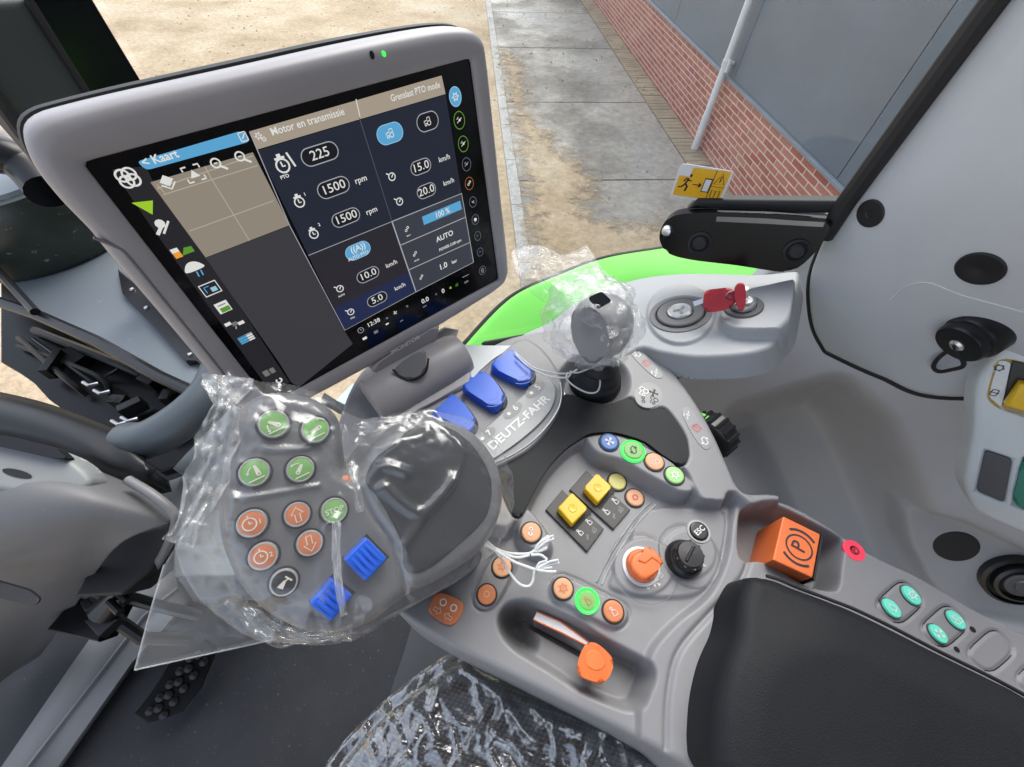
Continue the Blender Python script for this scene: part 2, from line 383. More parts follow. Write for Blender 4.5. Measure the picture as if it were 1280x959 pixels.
# ================================================================== yard
def ground_mat(name, c1, c2, c3, scale, wet=0.0):
    m, nt, b = new_mat(name); L = nt.links; tc = nd(nt, 'ShaderNodeTexCoord'); g = nd(nt, 'ShaderNodeNewGeometry')
    n1 = nd(nt, 'ShaderNodeTexNoise', Scale=scale * .55, Detail=8.0, Roughness=.66); n2 = nd(nt, 'ShaderNodeTexNoise', Scale=scale * 14, Detail=6.0, Roughness=.75)
    n3 = nd(nt, 'ShaderNodeTexVoronoi', Scale=scale * 26)
    for n in (n1, n2, n3): L.new(g.outputs['Position'], n.inputs['Vector'])
    r = nd(nt, 'ShaderNodeValToRGB'); e = r.color_ramp.elements; e[0].position = .34; e[0].color = (*c1, 1); e[1].position = .68; e[1].color = (*c3, 1); q = e.new(.5); q.color = (*c2, 1); L.new(n1.outputs['Fac'], r.inputs['Fac'])
    m2 = nd(nt, 'ShaderNodeMapRange'); m2.inputs['From Min'].default_value = .3; m2.inputs['From Max'].default_value = .72; m2.inputs['To Min'].default_value = .66; m2.inputs['To Max'].default_value = 1.25; L.new(n2.outputs['Fac'], m2.inputs['Value'])
    v = nd(nt, 'ShaderNodeVectorMath', _operation='SCALE'); L.new(r.outputs['Color'], v.inputs[0]); L.new(m2.outputs['Result'], v.inputs['Scale']); L.new(v.outputs['Vector'], b.inputs['Base Color'])
    b.inputs['Roughness'].default_value = .9; bp = nd(nt, 'ShaderNodeBump', Strength=.5, Distance=.02); L.new(n2.outputs['Fac'], bp.inputs['Height']); L.new(bp.outputs['Normal'], b.inputs['Normal'])
    if wet:
        rr = nd(nt, 'ShaderNodeMapRange'); rr.inputs['From Min'].default_value = .45; rr.inputs['From Max'].default_value = .6; rr.inputs['To Min'].default_value = .85; rr.inputs['To Max'].default_value = wet; L.new(n1.outputs['Fac'], rr.inputs['Value']); L.new(rr.outputs['Result'], b.inputs['Roughness'])
    return m
M_SAND = ground_mat('pale_sand', (.30, .225, .14), (.44, .345, .23), (.54, .47, .36), 1.0)
M_CONC = ground_mat('wet_stained_concrete', (.17, .155, .135), (.285, .268, .237), (.37, .36, .33), .9, wet=.22)
M_KERB = ground_mat('pale_concrete', (.36, .36, .34), (.44, .44, .42), (.50, .50, .48), 2.0)
M_PAVE = ground_mat('sandy_paver_brick', (.26, .21, .15), (.34, .28, .20), (.40, .34, .25), 5.0)

WX = P((886, 205), H)[0]; BT = .80
mb = MB(); mb.add([(-90, -60, 0), (90, -60, 0), (90, 160, 0), (-90, 160, 0)], [(0, 1, 2, 3)], M_SAND); tag(mb.build('ground'), kind='structure')
# concrete slabs, butted with narrow joints
ys = [P((700, y), H)[1] for y in (330, 228, 130, 62, 18)]
ys = [ys[0] - 4.0, ys[0] - 2.7, ys[0] - 1.4, ys[0] - .1] + ys[1:] + [ys[-1] + 2.6 * k for k in range(1, 14)]
mb = MB(); xk = P((805, 127), H)[0]
for a, b in zip(ys[:-1], ys[1:]):
    for x0, x1 in ((.487, xk),):
        mb.prism([(x0, a + .012, .024), (x1, a + .012, .024), (x1, b - .012, .024), (x0, b - .012, .024)], (0, 0, 1), .03, M_CONC, .006, 2)
tag(mb.build('path'), kind='structure')
mb = MB(); y = ys[0]
while y < 40:
    mb.prism([(.36, y + .004, .030), (.485, y + .004, .030), (.485, y + .996, .030), (.36, y + .996, .030)], (0, 0, 1), .034, M_KERB, .006, 2); y += 1.0
tag(mb.build('kerb'), kind='structure')
mb = MB(); y = 2.0                                                  # soldier course of pavers along the wall foot
while y < 22:
    j = random.uniform(-.004, .004); mb.prism([(xk + .012, y + .004, .03 + j), (WX - .004, y + .004, .03 + j), (WX - .004, y + .10, .03 + j), (xk + .012, y + .10, .03 + j)], (0, 0, 1), .04, M_PAVE, .005, 1); y += .105
tag(mb.build('brick_edging'), kind='structure')
# sand washed over the slabs
def ragged(pts, amp, n=10):
    o = []
    for i, p in enumerate(cr(pts, n)):
        o.append((p[0] + amp * noise.noise((i * .9, 3.1, 0)) + amp * .5 * noise.noise((i * .31, 9, 2)), p[1] + amp * noise.noise((7.7, i * .9, 0)), p[2]))
    return o
sp = [P(p, H - .0345) for p in ((625, 60), (650, 75), (660, 110), (668, 145), (690, 165), (705, 185), (735, 205), (752, 228), (745, 262), (790, 275), (850, 268), (905, 262), (930, 330), (800, 420), (660, 420), (655, 330), (650, 240), (640, 160))]
# a thin sheet whose cover thins out towards its edge and into the joints
q2 = np.array([p[:2] for p in ragged(sp, .05, 8)]); gx = np.arange(q2[:, 0].min() - .5, q2[:, 0].max() + .5, .05); gy = np.arange(q2[:, 1].min() - .5, q2[:, 1].max() + .5, .05); GX, GY = np.meshgrid(gx, gy, indexing='ij'); GD = sdf(GX, GY, q2)
mb = MB(); mb.grid([[(GX[a, b_], GY[a, b_], .0345) for b_ in range(len(gy))] for a in range(len(gx))], M_SAND)
od = mb.build('sand_drift', smooth=False); tag(od, kind='structure'); od.location.z = .0345
at_ = od.data.attributes.new('cover', 'FLOAT', 'POINT')
oc = np.array([tuple(v.co) for v in od.data.vertices]) + np.array(od.location); cov = sdf(oc[:, 0], oc[:, 1], q2) / .30
at_.data.foreach_set('value', cov.astype(np.float32))
md_ = M_SAND.copy(); md_.name = 'drifted_sand'; ntd = md_.node_tree; Ld = ntd.links; bd = ntd.nodes['Principled BSDF']
an = nd(ntd, 'ShaderNodeAttribute', _attribute_name='cover'); ge = nd(ntd, 'ShaderNodeNewGeometry'); na = nd(ntd, 'ShaderNodeTexNoise', Scale=5.0, Detail=9.0, Roughness=.75); Ld.new(ge.outputs['Position'], na.inputs['Vector'])
ma = nd(ntd, 'ShaderNodeMath', _operation='MULTIPLY_ADD'); ma.inputs[1].default_value = 4.5; ma.inputs[2].default_value = -2.1; Ld.new(na.outputs['Fac'], ma.inputs[0])
mb2 = nd(ntd, 'ShaderNodeMath', _operation='ADD', _use_clamp=True); Ld.new(ma.outputs[0], mb2.inputs[0]); Ld.new(an.outputs['Fac'], mb2.inputs[1]); Ld.new(mb2.outputs[0], bd.inputs['Alpha'])
od.data.materials[0] = md_
rg = random.Random(5); mb = MB()
for k in range(900):
    x, y = rg.uniform(-6, 2.9), rg.uniform(2.5, 13); r_ = rg.uniform(.005, .016) * (1 + (y > 7) * .6); z = .034 if x > .36 else .0
    a0 = rg.uniform(0, 6.28); vs_ = [(x + r_ * math.cos(a0 + t * 2.1) * rg.uniform(.7, 1.2), y + r_ * math.sin(a0 + t * 2.1) * rg.uniform(.7, 1.2), z) for t in range(3)] + [(x, y, z + r_ * rg.uniform(.5, .9))]
    mb.add(vs_, [(0, 1, 3), (1, 2, 3), (2, 0, 3)], M_KERB if rg.random() < .3 else M_PAVE)
tag(mb.build('gravel', smooth=False), kind='stuff')

# ================================================================== barn wall
m, nt, b = new_mat('red_brick'); L = nt.links; M_BRICK = m
g = nd(nt, 'ShaderNodeNewGeometry'); sx = nd(nt, 'ShaderNodeSeparateXYZ'); cxn = nd(nt, 'ShaderNodeCombineXYZ'); L.new(g.outputs['Position'], sx.inputs[0]); L.new(sx.outputs['Y'], cxn.inputs['X']); L.new(sx.outputs['Z'], cxn.inputs['Y'])
bt = nd(nt, 'ShaderNodeTexBrick', Scale=1.0); bt.inputs['Color1'].default_value = (.36, .115, .08, 1); bt.inputs['Color2'].default_value = (.46, .20, .15, 1); bt.inputs['Mortar'].default_value = (.62, .50, .45, 1)
bt.inputs['Mortar Size'].default_value = .007; bt.inputs['Brick Width'].default_value = .22; bt.inputs['Row Height'].default_value = .0615; bt.inputs['Bias'].default_value = -.1; bt.inputs['Mortar Smooth'].default_value = .2
L.new(cxn.outputs[0], bt.inputs['Vector']); nn = nd(nt, 'ShaderNodeTexNoise', Scale=9.0, Detail=6.0); L.new(g.outputs['Position'], nn.inputs['Vector'])
mr = nd(nt, 'ShaderNodeMapRange'); mr.inputs['To Min'].default_value = .7; mr.inputs['To Max'].default_value = 1.3; L.new(nn.outputs['Fac'], mr.inputs['Value'])
vs = nd(nt, 'ShaderNodeVectorMath', _operation='SCALE'); L.new(bt.outputs['Color'], vs.inputs[0]); L.new(mr.outputs['Result'], vs.inputs['Scale']); L.new(vs.outputs['Vector'], b.inputs['Base Color']); b.inputs['Roughness'].default_value = .85
bp = nd(nt, 'ShaderNodeBump', Strength=.6, Distance=.01, _invert=True); L.new(bt.outputs['Fac'], bp.inputs['Height']); L.new(bp.outputs['Normal'], b.inputs['Normal'])
M_CLAD = pmat('blue_grey_cladding', (.135, .165, .205), .42, var=.14, vs=.9, bump=.05, bs=60)
M_FLASH = pmat('grey_flashing', (.22, .25, .28), .4, var=.1, vs=3)
M_PIPE = pmat('white_pvc', (.62, .63, .63), .35, var=.06, vs=4)
bw = thing('barn_wall', (WX, 8, 0), 'low red brick plinth with blue-grey metal cladding above it', 'wall')
mb = MB(); mb.prism([(WX, -4, BT), (WX + .22, -4, BT), (WX + .22, 40, BT), (WX, 40, BT)], (0, 0, 1), BT + .1, M_BRICK); mb.build('brick_plinth', bw)
mb = MB(); mb.prism([(WX - .025, -4, BT + .032), (WX + .2, -4, BT + .032), (WX + .2, 40, BT + .032), (WX - .025, 40, BT + .032)], (0, 0, 1), .03, M_FLASH, .004); mb.build('flashing', bw)
mb = MB(); yv = P((1104, 105), H - 1.5)[1]; ysm = sorted([yv + k * 2.2 for k in range(-3, 18)])
for a, c in zip(ysm[:-1], ysm[1:]):
    mb.prism([(WX + .012, a + .004, BT + .034), (WX + .012, c - .004, BT + .034), (WX + .012, c - .004, 6), (WX + .012, a + .004, 6)], (-1, 0, 0), .05, M_CLAD, .004, 2)
mb.build('cladding', bw)
PX = WX - .075; r = ray((868, 187)); PY = r[1] * PX / r[0]
dp = thing('drainpipe', (PX, PY, 0), 'white plastic drainpipe standing against the brick barn wall', 'drainpipe')
mb = MB(); mb.tube([(PX, PY, .0), (PX, PY, .42), (PX, PY, .43), (PX, PY, 6)], [.046, .046, .040, .040], M_PIPE, 20); mb.build('pipe', dp)
r = ray((905, 76)); zb = H + r[2] * PX / r[0]
mb = MB(); mb.tube([(PX, PY, zb - .03), (PX, PY, zb + .03)], .047, M_PIPE, 20); mb.box((PX + .05, PY, zb + .012), (1, 0, 0), (0, 1, 0), (0, 0, 1), .04, .018, .024, M_PIPE); mb.box((PX, PY - .06, zb + .05), (1, 0, 0), (0, 1, 0), (0, 0, 1), .012, .03, .12, M_PIPE, .003); mb.build('bracket', dp)
# ================================================================== outside of the cab: fender, glass, sticker, latch
def fend(t):  # rows from the sill outwards to the rolled edge
    pass
fo = [((560, 462), .70), ((584, 432), .66), ((640, 374), .60), ((700, 345), .56), ((760, 323), .53), ((830, 311), .505), ((900, 300), .49), ((1000, 290), .48), ((1060, 287), .48), ((1110, 287), .49)]
fi = [((590, 540), .76), ((620, 510), .72), ((680, 470), .66), ((735, 430), .60), ((790, 385), .555), ((850, 368), .52), ((920, 368), .505), ((1000, 368), .50), ((1060, 365), .50), ((1110, 365), .51)]
O = [P(*q) for q in fo]; I = [P(*q) for q in fi]
rows = [I, [a * .5 + b * .5 + UP * .012 for a, b in zip(I, O)], [a * .12 + b * .88 + UP * .008 for a, b in zip(I, O)], O, [b + vnorm((b - a) * (1, 1, 0)) * .012 - UP * .014 for a, b in zip(I, O)], [b + vnorm((b - a) * (1, 1, 0)) * .012 - UP * .06 for a, b in zip(I, O)]]
fd = thing('fender', O[4], 'bright green painted mudguard curving below the side window', 'mudguard')
mb = MB(); mb.grid(cr_grid(rows, 6, 4), M_GREEN); mb.build('fender_shell', fd, 60)
mb = MB(); mb.tube(cr([b + vnorm((b - a) * (1, 1, 0)) * .016 - UP * .016 for a, b in zip(I, O)], 6, False), .008, M_BLACKM, 8); mb.build('edge_strip', fd)

m, nt, b = new_mat('clear_window_glass'); L = nt.links; nt.nodes.remove(b); out = nt.nodes['Material Output']; M_PANE = m
tr = nd(nt, 'ShaderNodeBsdfTransparent'); tr.inputs['Color'].default_value = (.97, .985, .975, 1); gl = nd(nt, 'ShaderNodeBsdfGlossy', Roughness=.01); fr = nd(nt, 'ShaderNodeLayerWeight', Blend=.5); pw = nd(nt, 'ShaderNodeMath', _operation='POWER'); pw.inputs[1].default_value = 5.0; mrg = nd(nt, 'ShaderNodeMapRange'); mrg.inputs['To Min'].default_value = .02; mrg.inputs['To Max'].default_value = .22; L.new(fr.outputs['Facing'], pw.inputs[0]); L.new(pw.outputs[0], mrg.inputs['Value'])
mx = nd(nt, 'ShaderNodeMixShader'); L.new(mrg.outputs[0], mx.inputs['Fac']); L.new(tr.outputs[0], mx.inputs[1]); L.new(gl.outputs[0], mx.inputs[2]); L.new(mx.outputs[0], out.inputs['Surface'])
def wp(a, z, k=.487):   # a metres forward along the cab, z relative to camera
    return CAM + TR * k + TF * a + UP * z
sw = thing('side_window', wp(.4, -.3, .497), 'large clear side window pane above the console shelf', 'window')
mb = MB(); mb.prism([wp(-.14, -.30, .499), wp(.98, -1.14, .499), wp(.98, .7, .499), wp(-.14, .7, .499)], -TR, .004, M_PANE); mb.build('glass', sw)
mb = MB(); mb.tube([wp(-.13, -.332, .496), wp(.9, -1.108, .496)], .0065, M_BLACKM, 8); mb.build('sill_seal', sw)

stp = Plane(W((880, 230), .995), -TR, TF)
st = [(851, 204), (918, 214.5), (900, 255), (836.5, 246)]
sk = thing('warning_sticker', stp.px((880, 230)), 'yellow emergency exit sticker with white edge on the side window', 'sticker')
o3 = [stp.px(p) for p in st]
mb = MB(); mb.prism(rounded(o3, .006), -TR, .0006, M_WHITE)
fs = Fr(o3[3], o3[2] - o3[3], o3[0] - o3[3], stp.n, 1.0)
def sq(x0, y0, x1, y1): return [(x0, y0), (x1, y0), (x1, y1), (x0, y1)]
mb.poly(fs, [(.05, .08), (.95, .08), (.95, .92), (.26, .92), (.26, .66), (.05, .66)], M_STK, .0003)
mb.poly(fs, sq(.55, .28, .69, .68), M_BLACK, .0006); mb.poly(fs, sq(.565, .31, .675, .65), M_WHITE, .0009)
mb.ribbon(fs, [(.70, .08), (.70, .92)], .012, M_BLACK, h=.0006); mb.ribbon(fs, [(.70, .47), (.95, .47)], .012, M_BLACK, h=.0006)
mb.ribbon(fs, [(.735, .55), (.915, .55), (.83, .86)], .016, M_BLACK, True, .0008); mb.ribbon(fs, [(.84, .78), (.82, .68), (.835, .68), (.82, .60)], .02, M_BLACK, h=.0008)
mb.ribbon(fs, [(.75, .16), (.75, .38), (.825, .34), (.90, .38), (.90, .16), (.825, .13)], .014, M_BLACK, True, .0008); mb.ribbon(fs, [(.825, .13), (.825, .34)], .014, M_BLACK, h=.0008)
mb.ribbon(fs, [(.36, .46), (.50, .46)], .025, M_BLACK, h=.0006); mb.poly(fs, [(.47, .38), (.53, .46), (.47, .54)], M_BLACK, .0008)
for l in ([(.25, .62), (.22, .46), (.17, .36), (.10, .34)], [(.22, .46), (.27, .38), (.25, .24)], [(.17, .52), (.21, .62), (.27, .55), (.32, .56)]): mb.ribbon(fs, l, .035, M_BLACK, h=.0006)
mb.poly(fs, circ((.275, .70), .025, 12, .045), M_BLACK, .0006); mb.build('sticker_sheet', sk)

hp = Plane(W((930, 300), .94), vnorm(-TR * .93 + UP * .25), TF)
lh = thing('window_latch', hp.px((930, 300)), 'glossy black window latch handle with chrome end beside the pillar', 'latch')
ho = cr([(851, 268), (834, 275), (826, 287), (825, 302), (836, 317), (865, 325), (922, 332), (979, 340), (1000, 333), (1022, 312), (1034, 292), (1038, 276), (983, 269), (895, 266)], 5)
mb = MB(); mb.prism([hp.px(p) for p in ho], hp.n, .028, M_GLOSS, .007, 4); mb.build('handle_body', lh)

mb = MB(); mb.grid([[hp.px(p, -.006) for p in ((897, 263), (960, 264.5), (1034, 270))], [hp.px(p, .0046) for p in ((895, 277), (960, 280), (1029, 284))]], pmat('polished_black', (.006, .006, .007), .08, spec=.9)); mb.build('sloping_face', lh)
for c in ((875, 304), (996, 314)):
    mb = MB(); f = pfr(hp, c); mb.lathe(f.o, f.n, [(.0125, -.001), (.0125, .002), (.010, .003), (.0085, .0015), (.006, .004), (.0, .0046)], M_BLACKM, 24); mb.build('bolt_cap', lh)
mb = MB(); f = pfr(hp, (834.5, 288)); mb.lathe(f.o, f.n, [(.0062, -.002), (.0060, .004), (.004, .007), (0, .008)], M_CHROME, 20); mb.build('chrome_pin', lh)
mb = MB(); mb.prism([W(p, .985) for p in ((858, 262), (872, 250), (1060, 252), (1060, 268), (1000, 266), (900, 261))], -TR, .012, M_BLACKM, .004, 3); mb.build('mounting_rail', lh)

# ================================================================== rear pillar trim with seal, plugs and socket
pt = thing('pillar_trim', W((1150, 300)), 'pale grey moulded trim of the rear cab pillar with black plugs', 'trim panel')
rows = [[((1388, -200), 1.0), ((1450, -200), .955), ((1530, -200), .91), ((1800, -200), .85)],
        [((1257, -20), 1.0), ((1310, -20), .955), ((1370, -20), .91), ((1650, -20), .82)],
        [((1146, 130), 1.0), ((1200, 130), .95), ((1275, 122), .90), ((1640, 100), .78)],
        [((1058, 250), 1.0), ((1115, 255), .94), ((1205, 245), .885), ((1620, 225), .75)],
        [((1022, 318), 1.0), ((1085, 340), .935), ((1180, 335), .88), ((1620, 300), .74)],
        [((1012, 360), 1.0), ((1078, 395), .935), ((1180, 400), .885), ((1620, 370), .75)],
        [((1017, 408), 1.0), ((1085, 440), .94), ((1180, 452), .90), ((1620, 420), .77)],
        [((1032, 438), 1.0), ((1100, 469), .945), ((1190, 496), .91), ((1620, 470), .79)]]
G = cr_grid([[W(*q) for q in r] for r in rows], 10, 8)
mb = MB(); mb.grid(G, M_LGREY); mb.build('trim_shell', pt, 60, thick=.012)
mb = MB(); mb.tube([W(p, .985) for p in ((1383, -195), (1252, -12), (1150, 126), (1058, 252), (1030, 296))], .0085, M_BLACKM, 10); mb.build('door_seal', pt)
fe = [r[0] for r in G] ; fe = fe if np.linalg.norm(fe[0] - W((1388, -200))) < np.linalg.norm(G[0][-1] - W((1388, -200))) else [r[-1] for r in G]
be = G[-1] if np.linalg.norm(G[-1][0] - fe[-1]) < 1e-6 else G[-1][::-1]
mb = MB(); mb.tube([q + vnorm(q - CAM) * .007 - UP * .0015 for q in fe[len(fe) // 2:]] + [q + vnorm(q - CAM) * .007 - UP * .0025 for q in be[1:]], .0028, M_BLACKM, 8); mb.build('edge_gap', pt)
def on_trim(p):  # point and normal of the trim shell under a pixel
    r = vnorm(ray(p)); best = None
    for i in range(len(G) - 1):
        for j in range(len(G[0]) - 1):
            c = (G[i][j] + G[i + 1][j + 1]) / 2; d = vnorm(c - CAM) @ r
            if best is None or d > best[0]: best = (d, i, j)
    _, i, j = best; n = vnorm(np.cross(G[i + 1][j] - G[i][j], G[i][j + 1] - G[i][j])); n = n if n @ r < 0 else -n
    q = G[i][j]; return CAM + r * (((q - CAM) @ n) / (r @ n)), n
ln = [sum(on_trim(p)) - on_trim(p)[1] * .9996 for p in ((1112, 375), (1123, 364), (1135, 357), (1160, 353), (1200, 368), (1240, 379), (1280, 390))]
mb = MB(); mb.tube(cr(ln, 6, False), .0005, M_WHITE, 6); mb.build('parting_line', pt)
for c, rx in (((1088, 267), .0125), ((1225, 336), .0155)):
    q, n = on_trim(c); mb = MB(); mb.lathe(q, n, [(rx, -.002), (rx, .0008), (rx - .001, .0016), (rx * .3, .0014), (rx * .22, .0006), (0, .0006)], M_BLACKM, 32); mb.build('round_plug', pt)
q, n = on_trim((1218, 418)); sc = thing('power_socket', q, 'black capped power socket with rubber strap on the pillar trim', 'socket')
ax = vnorm(n + TF * .45 - UP * .25); mb = MB()
mb.lathe(q, ax, [(.0235, -.010), (.0235, .004), (.022, .007), (.020, .008), (.0203, .014), (.019, .0165), (.011, .017), (0, .0175)], M_BLACK, 36); mb.build('socket_cap', sc)
mb = MB(); e = q + ax * .025; so_ = lambda p, l: on_trim(p)[0] + on_trim(p)[1] * l
e = q + ax * .017; mb.tube(cr([e - ax * .004, e + ax * .002, so_((1212, 442), .014), so_((1192, 455), .008), so_((1176, 459), .006), so_((1169, 454), .005), so_((1175, 444), .004), so_((1188, 436), .001)], 6, False), .0020, M_BLACKM, 8); mb.lathe(e, ax, [(.006, -.003), (.006, .001), (.004, .003), (0, .003)], M_CHROME, 16); mb.build('strap', sc)

# ================================================================== lower side wall, switch panel, round socket
swp = Plane(W((1100, 560), 1.0), vnorm(-TR * .86 + UP * .5), TF)
hf = HF(swp, [swp.px(p) for p in ((770, 420), (900, 400), (1000, 300), (1130, 400), (1330, 400), (1700, 420), (1700, 900), (1330, 860), (1150, 860), (950, 760), (840, 640))], .0035, 0, .02, .01)
hf.layer([swp.px(p) for p in ((985, 515), (1040, 500), (1082, 540), (1112, 606), (1150, 700), (1180, 790), (1020, 800), (985, 700), (950, 620), (915, 560), (935, 530))], -.10, .09)
hf.layer([swp.px(p) for p in ((1132, 640), (1160, 644), (1205, 655), (1260, 680), (1330, 715), (1330, 800), (1200, 770), (1165, 735), (1140, 690))], -.018, .016)
sdw = thing('cab_side_wall', swp.px((1080, 600)), 'mid grey moulded lower cab wall with deep shaded channel', 'wall panel')
mb = MB(); hf.mesh(mb, M_WALL); mb.build('wall_shell', sdw, 180)
f = hf.frame((1195, 683)); mb = MB(); mb.lathe(f.o, f.n, [(.026, -.003), (.026, .0006), (.025, .0014), (0, .0014)], M_BLACKM, 32); mb.build('round_plug', sdw)
f = hf.frame((1268, 722)); rs = thing('round_socket', f.o, 'black ribbed round socket set low in the grey side wall', 'socket')
mb = MB(); mb.lathe(f.o, f.n, [(.040, -.004), (.040, .010), (.036, .013), (.034, .008), (.030, .008), (.029, .016), (.025, .018), (.024, .010), (.019, .010)], M_BLACK, 36); mb.build('socket_ring', rs)
mb = MB(); mb.lathe(f.o + f.n * .010, f.n, [(.019, 0), (.0185, .006), (.016, .008), (.010, .008), (.009, .010), (0, .010)], M_DASH, 30); mb.build('socket_lid', rs)
spl = Plane(W((1240, 560), .79), vnorm(-TR * .85 + UP * .24 + TF * .2), TF)
wp_ = thing('switch_panel', spl.px((1240, 560)), 'white rounded switch panel at the edge of the cab wall', 'switch panel')
hs_ = HF(spl, cr([spl.px(p) for p in ((1219, 485), (1238, 448), (1285, 405), (1360, 400), (1420, 560), (1380, 710), (1290, 672), (1228, 645), (1211, 628), (1204, 605), (1207, 585), (1215, 542))], 4), .0012, .006, .02, .004)
hs_.layer([spl.px(p) for p in ((1231, 562), (1267, 574), (1256, 630), (1219, 615))], -.004, .003)
hs_.layer([spl.px(p) for p in ((1280, 572), (1330, 590), (1318, 650), (1266, 633))], -.006, .003)
mb = MB(); hs_.mesh(mb, pmat('white_panel_plastic', (.66, .69, .70), .42, var=.03, vs=12)); mb.build('panel_shell', wp_, 180)
mb = MB(); mb.prism(rounded([spl.px(p, -.001) for p in ((1232, 563.5), (1265.5, 575), (1255, 628.5), (1221, 614))], .003), spl.n, .004, M_DASH, .0015); mb.build('blank_switch', wp_)
mb = MB(); mb.prism(cr([spl.px(p, .004) for p in ((1284, 578), (1330, 592), (1318, 648), (1270, 632), (1272, 605))], 4), spl.n, .010, pmat('green_switch', (.012, .22, .15), .35), .003); mb.build('green_switch', wp_)
yo = [spl.px(p) for p in ((1247, 446), (1330, 462), (1316, 534), (1247, 511), (1232, 498), (1237, 478))]
mb = MB(); mb.prism(rounded(yo, .006), spl.n, .002, M_YEL, .001); mb.add([], [], M_WHITE)
mb.prism(rounded([spl.px(p, .0012) for p in ((1249, 450), (1264, 453), (1252, 509), (1236, 496), (1240, 479))], .004), spl.n, .001, M_WHITE)
fw = pfr(spl, (1249, 460), (1, .25), .0016); mb.ribbon(fw, circ((0, 0), 5, 14), 1.6, M_BLACK, True); 
for k in range(6): mb.ribbon(fw, [(4 * math.cos(k * 1.05), 4 * math.sin(k * 1.05)), (7 * math.cos(k * 1.05), 7 * math.sin(k * 1.05))], 1.6, M_BLACK)
fw = pfr(spl, (1243, 491), (1, .25), .0016); mb.ribbon(fw, rounded([(-4, -6), (4, -6), (4, 6), (-4, 6)], 2), 1.4, M_BLACK, True); mb.ribbon(fw, [(-6, 0), (6, 0)], 1.4, M_BLACK)
mb.build('hazard_frame', wp_)
mb = MB(); mb.prism([spl.px(p, .003) for p in ((1266, 452), (1330, 466), (1318, 528), (1253, 506))], spl.n, .004, M_BLACK, .001); mb.prism([spl.px(p, .012) for p in ((1276, 480), (1330, 490), (1322, 530), (1256, 508))], spl.n, .010, M_YEL, .003); mb.build('yellow_rocker', wp_)

# ================================================================== console shelf with start switch and key
A = W((990, 345)); B = W((800, 345)); shp = Plane(A, np.cross(TR, A - B) * (1 if np.cross(TR, A - B)[2] > 0 else -1), TF)
sh = HF(shp, [shp.px(p) for p in cr([(640, 432), (690, 400), (720, 377), (760, 359), (800, 347), (850, 341), (900, 341), (950, 342), (992, 338), (1000, 344), (995, 375), (987, 408), (975, 422), (966, 432), (950, 439), (920, 444), (868, 446), (825, 440), (795, 436), (740, 470)], 4)], .0010, .005, .022, .007)
sh.layer([shp.px(p, .014) for p in rounded([(932, 361), (996, 347), (992, 380), (987, 410), (945, 411), (915, 410), (899, 398), (902, 378)], 8)], .014, .003)
sh.layer([shp.px(p) for p in circ((851, 394), 42, 40, 38)], .004, .004)
shf = thing('side_shelf', shp.px((880, 390)), 'light grey shelf below the side window carrying the start switches', 'shelf')
mb = MB(); sh.mesh(mb, M_SHELF); mb.build('shelf_shell', shf, 180)
f = sh.frame((850, 392)); k = f.k
mb = MB(); mb.lathe(f.o, f.n, [(40 * k, -.003), (39 * k, .0012), (36 * k, .0018), (31.5 * k, .0008), (30 * k, -.001), (29 * k, .0022), (27.5 * k, .0032), (17 * k, .0028), (16 * k, .001), (0, .001)], M_RING, 56); mb.build('dial_ring', shf)
mb = MB(); mb.lathe(f.o, f.n, [(31.8 * k, .0009), (30.5 * k, .0016), (29.2 * k, .0009)], M_BLACK, 48); mb.build('dial_groove', shf)
mb = MB(); mb.lathe(f.o + f.n * .001, f.n, [(16 * k, 0), (15.5 * k, .0035), (13.5 * k, .0048), (11 * k, .0044), (0, .0046)], M_CHROME, 36)
fi_ = f.up(.0062)
for a in (1.1, 3.4, 5.2): mb.ribbon(fi_, [(0, 0), (8.5 * math.cos(a), 8.5 * math.sin(a))], 3.0, M_MGREY)
mb.build('chrome_hub', shf)
f = sh.frame((929, 384)); k = f.k
mb = MB(); mb.lathe(f.o, f.n, [(26 * k, -.003), (25.5 * k, .0014), (24 * k, .0022), (17 * k, .0018), (16 * k, .000)], M_DASH, 44); mb.build('lock_collar', shf)
mb = MB(); mb.lathe(f.o, f.n, [(16 * k, .002), (15 * k, .009), (12.5 * k, .011), (11 * k, .009), (0, .009)], M_CHROME, 36); mb.build('lock_cylinder', shf)
ky = thing('ignition_key', f.o + f.n * .012, 'red plastic key in the lock with spare key on its ring', 'key')
kp = Plane(f.o + f.n * .030, vnorm(-ray((900, 375))), TF)
def kq(pts, h=0): return [kp.px(p, h) for p in pts]
mb = MB(); mb.prism(kq(cr([(919, 358), (924, 353.5), (930, 355), (932.5, 365), (932, 378), (929, 388), (924, 388), (920, 378), (918, 366)], 4), .008), kp.n, .007, M_REDP, .0025); mb.build('key_head', ky)
mb = MB(); mb.tube([f.o + f.n * .008, f.o + f.n * .024], .004, M_CHROME, 8); mb.build('key_blade', ky)
mb = MB(); hd = cr([(880, 369), (884, 363), (900, 360.5), (912, 360), (919, 366), (920, 376), (914, 384), (900, 389), (884, 390), (879, 382)], 4)
mb.prism(kq(hd, .004), kp.n, .008, M_REDP, .0028)
for y in range(4):
    for x in range(6): mb.poly(pfr(kp, (885 + x * 3.6, 368 + y * 4.6 - x * .5), (1, -.06), .0043), sq(-1.1, -1.4, 1.1, 1.4), M_REDP, .0003)
fk = pfr(kp, (912, 371), (1, .6), .0044); mb.ribbon(fk, circ((0, 0), 5, 16, 3.4), 1.3, M_BLACK, True); mb.build('spare_key_head', ky)
mb = MB(); mb.prism(kq([(866, 377), (882, 372), (882, 378), (868, 383)], .001), kp.n, .0022, M_CHROME); mb.build('spare_key_blade', ky)
